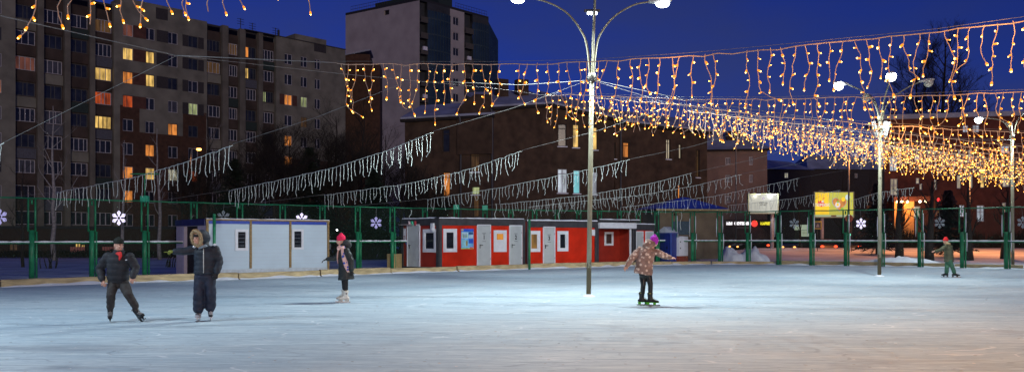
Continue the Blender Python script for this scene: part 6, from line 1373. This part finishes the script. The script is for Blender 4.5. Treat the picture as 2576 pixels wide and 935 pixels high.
def L2(x, y, dy=0.): return P(x, y, Y2 + dy)
p2_ = post('cream lamp post with two white flood boxes, second from the middle', b2, L2(2215, 300), [
    [L2(2213, 306), L2(2206, 275), L2(2193, 252), L2(2165, 227), L2(2128, 211)], [L2(2218, 306), L2(2226, 275), L2(2243, 248), L2(2282, 221), L2(2318, 204)],
    [L2(2215, 306, -.05), L2(2222, 262, -.2), L2(2230, 230, -.7), L2(2239, 202, -1.5), L2(2241, 190, -2.0)], [L2(2214, 306, .05), L2(2206, 268, .2), L2(2197, 248, .7), L2(2188, 240, 1.5), L2(2182, 238, 2.0)]], .078, [1150, 0, 1500, 0], .19)
t = thing('flood_box_pair', 'two white box floodlights fixed in a V below the arms of the second post', 'floodlight', L2(2214, 325)); mb = MB(); mb.box(L2(2198, 327, -.1), L2(2228, 324, .1)); mb.build('bracket', M_pole, t)
for x0, x1, tl in ((2197, 2207, 1), (2232, 2222, -1)):
    mb = MB(); A, B = L2(x0, 306, -.18), L2(x1, 345, -.12); mb.loft([(A, .15, .09), (B, .15, .09)], 4, V(1, .9 * tl, 0)); h = mb.build('housing', mat('grey_flood_housing', (.30, .31, .30), .5), t)
    mb = MB(); mb.loft([(A.lerp(B, .08) + V(0, -.10, 0), .09, .02), (A.lerp(B, .92) + V(0, -.10, 0), .09, .02)], 4, V(1, .9 * tl, 0)); mb.build('front_glass', mat('frosted_glass', (.38, .41, .40), .3), h)
lu = Vector((b2.x - b1.x, b2.y - b1.y, 0))
Y4 = 45.6; b4 = V((2548 - CX) / F * Y4, Y4, 0)
def L4(x, y, dy=0.): return P(x, y, Y4 + dy)
post('cream lamp post at the right edge of the photo, third from the middle', b4, L4(2546, 345), [
    [L4(2545, 352), L4(2541, 328), L4(2531, 312), L4(2508, 300), L4(2475, 297)], [L4(2548, 352), L4(2552, 322), L4(2558, 305), L4(2570, 290), L4(2574, 284)], [L4(2547, 352, .1), L4(2545, 322, .5), L4(2542, 312, 1.2), L4(2540, 308, 1.9)]], .085, [1100, 1500, 0], .19)
# the next post of the row stands outside the left edge and lights the left of the ice
b3 = V(-13.2, 11.9, 0); off3 = b3 - b1
post('cream lamp post outside the left edge of the photo, next in the row', b3, L1(1489, 196) + off3, [
    [L1(1486, 205) + off3, L1(1477, 118) + off3, L1(1428, 35) + off3, L1(1330, -6) + off3], [L1(1492, 205) + off3, L1(1500, 118) + off3, L1(1548, 40) + off3, L1(1640, 4) + off3]], .068, [1700, 1300], .1, (.72, .89, 1.))

# ------------------------------------------------------------------ ICICLE LIGHT GARLANDS AND CABLES
def poly_at(pts, u):
    L_ = [0]
    for a, b in zip(pts, pts[1:]): L_.append(L_[-1] + (b - a).length)
    x = u * L_[-1]
    for i in range(len(pts) - 1):
        if x <= L_[i + 1] or i == len(pts) - 2:
            k = (x - L_[i]) / max(1e-6, L_[i + 1] - L_[i]); return pts[i].lerp(pts[i + 1], k)
def bulb_geo(mb, p, d, L, r, m0, m1):
    d = d.normalized(); a = d.orthogonal().normalized(); b = d.cross(a); vs = []; ns = 5
    for f, rr_ in ((0, .55), (.25, 1.), (.72, .95)): vs += [p + d * L * f + (a * math.cos(2 * math.pi * k / ns) + b * math.sin(2 * math.pi * k / ns)) * r * rr_ for k in range(ns)]
    vs.append(p + d * L); fs0 = []; fs1 = []
    for i in range(2):
        for k in range(ns): fs0.append((i * ns + k, i * ns + (k + 1) % ns, (i + 1) * ns + (k + 1) % ns, (i + 1) * ns + k))
    for k in range(ns): fs1.append((2 * ns + k, 2 * ns + (k + 1) % ns, 3 * ns))
    n = len(mb.v); mb.add(vs, fs0, m0)
    for fa in fs1: mb.f.append(tuple(n + i for i in fa)); mb.m.append(m1)
def strand(rg, p0, L, side, wr, bl, br, step_b, mb, bulbs, lit):
    """one hanging drop: a kinked wire with small bulbs leaning out of it"""
    n = max(4, int(L / .075)); p = p0.copy(); pts = [p.copy()]; drift = rg.uniform(-.006, .006); dp = V(0, 0, 0); tgl = rg.random() < .28
    for k in range(n):
        kink = .024 if k < n * .6 else .036
        dp = dp * .45 + side * rg.uniform(-kink, kink) + V(0, 1, 0) * rg.uniform(-.018, .018)
        dz = -L / n
        if tgl and k > n * .68: dp += side * (.03 if drift > 0 else -.03); dz *= .62
        p = p + V(0, 0, dz) + dp + side * drift; pts.append(p.copy())
    mb.tube(pts, wr, 4, 0, cap=False)
    nb = max(2, int(L / step_b)); 
    for k in range(nb):
        if rg.random() < .1: continue
        f = (k + .75) / nb if k < nb - 1 else 1.; x = f * (len(pts) - 1); i = min(len(pts) - 2, int(x)); q = pts[i].lerp(pts[i + 1], x - i)
        d = (side * rg.choice((-1, 1)) * rg.uniform(.3, 1.) + V(0, rg.uniform(-.6, .6), 0) + V(0, 0, rg.uniform(-1.0, .35))).normalized() if k < nb - 1 else (pts[-1] - pts[-2]).normalized()
        bulbs.append((q, d))
def garland(label, group, pts, n, Lr, lit, seed, wr=.006, bl=.034, br=.009, step=.11, starts=None, gaps=(), sub_bulbs=False, support=True, rope=.011, u0=0., u1=1., sag=.02):
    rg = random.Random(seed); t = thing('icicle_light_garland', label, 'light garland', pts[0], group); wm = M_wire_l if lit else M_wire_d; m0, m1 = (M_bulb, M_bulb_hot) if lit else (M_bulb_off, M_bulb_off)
    tot = sum((b - a).length for a, b in zip(pts, pts[1:])); side = V(*(pts[-1] - pts[0]).to_2d().normalized(), 0)
    rp = []; N = int(tot / .22)
    for k in range(N + 1):
        q = poly_at(pts, u0 + (u1 - u0) * k / N); rp.append(q + V(0, 0, -abs(rg.gauss(0, sag)) - .01))
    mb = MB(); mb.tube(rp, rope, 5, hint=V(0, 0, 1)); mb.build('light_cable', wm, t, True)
    if support:
        mb = MB(); mb.tube([poly_at(pts, k / 24) + V(0, 0, .025) for k in range(25)], rope * .35, 5, hint=V(0, 0, 1)); mb.build('support_wire', M_cable, t, True)
    pat = [.45, .9, .6, 1., .5, .75, .95, .55]
    for k in range(n):
        if starts: u, L = starts[k]
        else:
            u = u0 + (u1 - u0) * (k + .3 + rg.uniform(-.2, .2)) / n; L = Lr[0] + (Lr[1] - Lr[0]) * pat[(k + seed) % 8] * rg.uniform(.8, 1.12)
            if any(a < u < b for a, b in gaps): continue
        p0 = poly_at(pts, u) + V(0, 0, -.015); mb = MB(); bulbs = []
        strand(rg, p0, L, side, wr, bl, br, step, mb, bulbs, lit)
        if not sub_bulbs:
            for q, d in bulbs: bulb_geo(mb, q, d, bl * rg.uniform(.7, 1.2), br * rg.choice((.62, .75, .9, 1., 1.25)), 1, 2)
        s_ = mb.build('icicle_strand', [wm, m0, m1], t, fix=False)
        if sub_bulbs:
            for q, d in bulbs:
                b_ = MB(); bulb_geo(b_, q, d, bl, br, 0, 1); b_.build('bulb', [m0, m1], s_, fix=False)
    return t
GL, GW = 'amber lit icicle light garlands', 'unlit white icicle light garlands'
# nearest one, its cable above the frame: each drop placed by its lower end
c0_, c1_ = P(40, -70, 7.2), P(860, -62, 9.2); st = []
for x, bot in ((92, 108), (152, 62), (186, 36), (214, 66), (246, 50), (284, 38), (314, 42), (361, 58), (402, 18), (468, 28), (474, 38), (524, 28), (556, 22), (610, 22), (700, -8), (778, 22)):
    u = (x - 40) / 820; u = u * 7.2 / (u * 7.2 + (1 - u) * 9.2); q = c0_.lerp(c1_, u); Yq = q.y; zb = EYE + (HY - bot) / F * Yq; st.append((u, max(.2, (q.z - zb) * 1.0)))
garland('nearest amber garland, only its dangling ends showing along the top left edge', GL, [c0_, c1_], len(st), None, True, 5, .0055, .046, .0115, .10, st, sub_bulbs=True)
YS = [ # label, points, n, (min,max), seed, step, gaps, bulb scale
 ('amber garland crossing highest over the middle and right', [(848, 158, 14.3), (1250, 159, 13.5), (1490, 153, 13.), (1740, 137, 12.5), (2000, 113, 12.), (2350, 78, 11.4), (2640, 38, 10.9)], 66, (.24, .98), 3, .105, ((.285, .302), (.60, .635)), 1.),
 ('second amber garland, starting just left of the middle post and running level', [(1372, 240, 19.), (1440, 236, 18.7), (1700, 247, 18.), (1950, 247, 17.), (2300, 238, 15.6), (2640, 226, 14.4)], 68, (.26, .92), 4, .10, (), 1.1),
 ('third amber garland, hanging under the second one and sinking to the right', [(1500, 244, 21.5), (1720, 262, 21.), (1935, 292, 20.4), (2250, 313, 19.6), (2640, 336, 18.6)], 66, (.26, .85), 5, .11, (), 1.25),
 ('fourth amber garland, starting right of the middle post below the third', [(1730, 277, 24.6), (1935, 302, 24.), (2250, 333, 23.), (2640, 372, 22.)], 58, (.28, .90), 6, .12, (), 1.35),
 ('fifth amber garland over the rendered house roof, sinking to the right', [(1840, 296, 28.), (2100, 330, 27.2), (2640, 392, 25.6)], 64, (.30, 1.0), 7, .13, (), 1.5),
 ('sixth amber garland left of the second post, behind the fifth', [(1925, 318, 31.), (2200, 352, 30.), (2640, 404, 28.4)], 64, (.30, 1.05), 8, .14, (), 1.6),
 ('seventh amber garland passing just below the flood boxes', [(2010, 338, 34.2), (2300, 374, 33.), (2640, 415, 31.6)], 64, (.30, 1.1), 9, .15, (), 1.7),
 ('eighth amber garland running low from the second post to the right edge', [(2095, 352, 37.5), (2400, 390, 36.), (2640, 420, 35.)], 62, (.30, 1.1), 10, .16, (), 1.8),
 ('ninth amber garland low at right, its drops covering the brick building windows', [(2215, 372, 40.5), (2450, 402, 39.5), (2640, 428, 38.5)], 56, (.30, 1.1), 11, .17, (), 1.9),
 ('lowest amber garland at the far right above the brick building windows', [(2310, 388, 43.), (2640, 434, 42.)], 46, (.30, 1.1), 12, .18, (), 2.)]
for lab, pp, n, Lr, sd_, stp, gaps, sc in YS:
    garland(lab, GL, [P(*q) for q in pp], n, Lr, True, sd_, .0055 * min(sc, 1.4), .060 * sc ** .35, .0150 * sc ** .42, stp * 1.4, None, gaps, rope=.008 * min(1.4, sc))
WS = [
 ('unlit white garland tip at the left edge above the fence', [(-120, 402, 19.), (-40, 382, 18.), (10, 358, 17.3)], 12, (.2, .75), 21, .12, (-120, 402), (445, 140, 15.1)),
 ('unlit white garland rising at far left toward the orange street lamp', [(140, 483, 31.), (330, 446, 27.), (470, 405, 24.), (585, 362, 21.5)], 38, (.25, .8), 22, .12, (20, 496, 33.), (1000, 215, 18.)),
 ('unlit white garland above the white cabin, rising steeply to the right', [(575, 478, 34.), (700, 452, 31.5), (840, 420, 29.), (980, 375, 27.), (1090, 330, 25.)], 56, (.22, .78), 23, .12, (400, 505, 36.), (1486, 200, 22.2)),
 ('unlit white garland above the girl in pink hat, ending at the brick school', [(815, 489, 38.5), (1030, 460, 35.5), (1180, 424, 33.), (1313, 378, 30.5)], 54, (.22, .75), 24, .13, (560, 521, 41.), (1700, 262, 26.)),
 ('unlit white garland above the red cabins, passing behind the middle post', [(1075, 500, 42.), (1250, 472, 39.5), (1440, 434, 36.5), (1585, 400, 34.)], 52, (.22, .72), 25, .14, (850, 522, 44.), (1900, 320, 30.)),
 ('unlit white garland left of the blue pavilion roof, upper of the two there', [(1255, 513, 45.), (1480, 489, 42.5), (1630, 462, 40.5), (1740, 434, 38.5)], 56, (.22, .72), 26, .15, (1160, 522, 46.), (2060, 350, 33.)),
 ('unlit white garland ending over the rendered house wall', [(1330, 519, 47.), (1600, 491, 45.), (1740, 468, 43.5), (1866, 437, 42.)], 58, (.22, .7), 27, .16, None, (2150, 370, 37.)),
 ('unlit white garland above the white billboard', [(1560, 521, 49.), (1800, 492, 47.), (2011, 447, 45.)], 52, (.22, .7), 28, .17, None, (2290, 385, 40.)),
 ('unlit white garland running to the top of the yellow billboard', [(1830, 516, 51.), (1990, 499, 49.5), (2114, 477, 48.)], 38, (.22, .7), 29, .18, None, None),
 ('faint unlit white garland right of the yellow billboard', [(2140, 504, 50.), (2205, 484, 49.), (2300, 470, 48.)], 22, (.22, .7), 30, .18, None, None)]
for lab, pp, n, Lr, sd_, stp, ca, cb in WS:
    garland(lab, GW, [P(*q) for q in pp], int(n * 1.1), Lr, False, sd_, .008 if pp[0][2] > 30 else .006, .034, .010, stp, support=False, rope=.010 if pp[0][2] > 30 else .009)
def cable(label, pts, r=.010):
    mb = MB(); ww = [P(*q) for q in pts]; mb.tube([poly_at(ww, k / 16) for k in range(17)], r, 5, hint=V(0, 0, 1)); tag(mb.build('support_cable', M_cable, None, True, ww[0]), label, 'cable', 'thin cables carrying the light strings')
cable('pale cable entering at the upper left edge and running down to the cable junction', [(-120, 14, 11.), (0, 40, 12.), (445, 140, 15.1)], .008)
cable('bright taut cable from the junction to the left end of the highest amber garland', [(445, 140, 15.1), (848, 158, 14.3)], .009)
cable('lower slack cable from the junction toward the middle post', [(445, 140, 15.1), (860, 186, 17.5), (1240, 222, 19.6), (1372, 240, 20.2)], .005)
cable('faint cable from the left edge garland up to the junction', [(10, 358, 17.3), (445, 140, 15.1)], .004)
def short(l): return ' '.join(l.split(',')[0].split()[1:][:7])
for lab, pp, n, Lr, sd_, stp, ca, cb in WS[1:]:
    if cb: cable('thin cable rising right from the ' + short(lab), [pp[-1], ((pp[-1][0] + cb[0]) / 2, (pp[-1][1] + cb[1]) / 2 + 8, (pp[-1][2] + cb[2]) / 2), cb], .006)
    if ca and len(ca) == 3: cable('thin cable falling left to the fence from the ' + short(lab), [pp[0], ca], .006)
cable('pale cable tied to the middle post, sloping down left', [(1486, 202, 22.2), (1310, 214, 24.), (1100, 205, 26.)], .010)
cable('pale cable tied to the middle post, sloping down right toward the second post', [(1494, 202, 22.2), (1720, 250, 25.5), (1960, 285, 29.5), (2214, 318, 33.7)], .009)
cable('second pale cable under the sloping one right of the middle post', [(1494, 204, 22.2), (1690, 262, 25.), (1940, 305, 29.), (2214, 338, 33.7)], .007)
cable('pale cable between the second post and the rightmost post', [(2216, 322, 33.7), (2380, 348, 39.), (2546, 352, 45.5)], .010)
for lab, x, y0, y1, Y in (('loose white wire falling onto the snowy roof above door 1 of the red cabin', 1247, 512, 551, 42.6), ('loose white wire reaching the roof just right of door 3', 1407, 512, 553, 44.2), ('loose white wire hanging onto the roller shutter booth', 1584, 513, 556, 46.5), ('loose white wire hanging onto the blue toilet roof', 1713, 533, 578, 49.2), ('loose white wire hanging above the green and red signal lamps', 1033, 527, 552, 42.8)):
    rg = random.Random(int(x)); mb = MB(); mb.tube([P(x + 3 * math.sin(k * 1.1) + rg.uniform(-1, 1), y0 + (y1 - y0) * k / 6, Y) for k in range(7)], .014, 5); tag(mb.build('hanging_wire', M_wire_d, None, True, P(x, y0, Y)), lab, 'wire')
# the amber bulbs overhead warm the ice at lower right
for x, y, Y, wt in ((2100, 120, 12., 45), (2500, 80, 11.2, 60), (2500, 250, 15., 60), (2300, 330, 19., 50), (2500, 380, 26., 60), (1700, 170, 12.6, 25)):
    lamp('garland_glow', P(x, y, Y), wt * 1.8, (1., .46, .13), .5)
# an amber street lamp at the near side of the rink, outside the frame
q = V(10.5, 2.5, 0); t = thing('street_lamp', 'sodium street lamp beside the near edge of the rink, outside the photo', 'street lamp', q)
mb = MB(); mb.tube([q, q + V(0, 0, 7.4), q + V(-.3, 0, 8.2), q + V(-1.1, 0, 8.5)], [.09, .07, .05, .04], 10); mb.build('pole', M_pole, t, True); mb = MB(); mb.loft([(q + V(-1.0, 0, 8.5), .06, .05), (q + V(-1.3, 0, 8.5), .15, .07), (q + V(-1.6, 0, 8.46), .05, .04)], 10, V(0, 1, 0)); h = mb.build('lamp_head', M_grey, t, True); mb = MB(); mb.ball(q + V(-1.3, 0, 8.42), .2, .13, .08); mb.build('lens', M_sodium, h, True)
lamp('street_light', q + V(-1.3, 0, 8.2), 3500, (1., .53, .20), .15, 168)
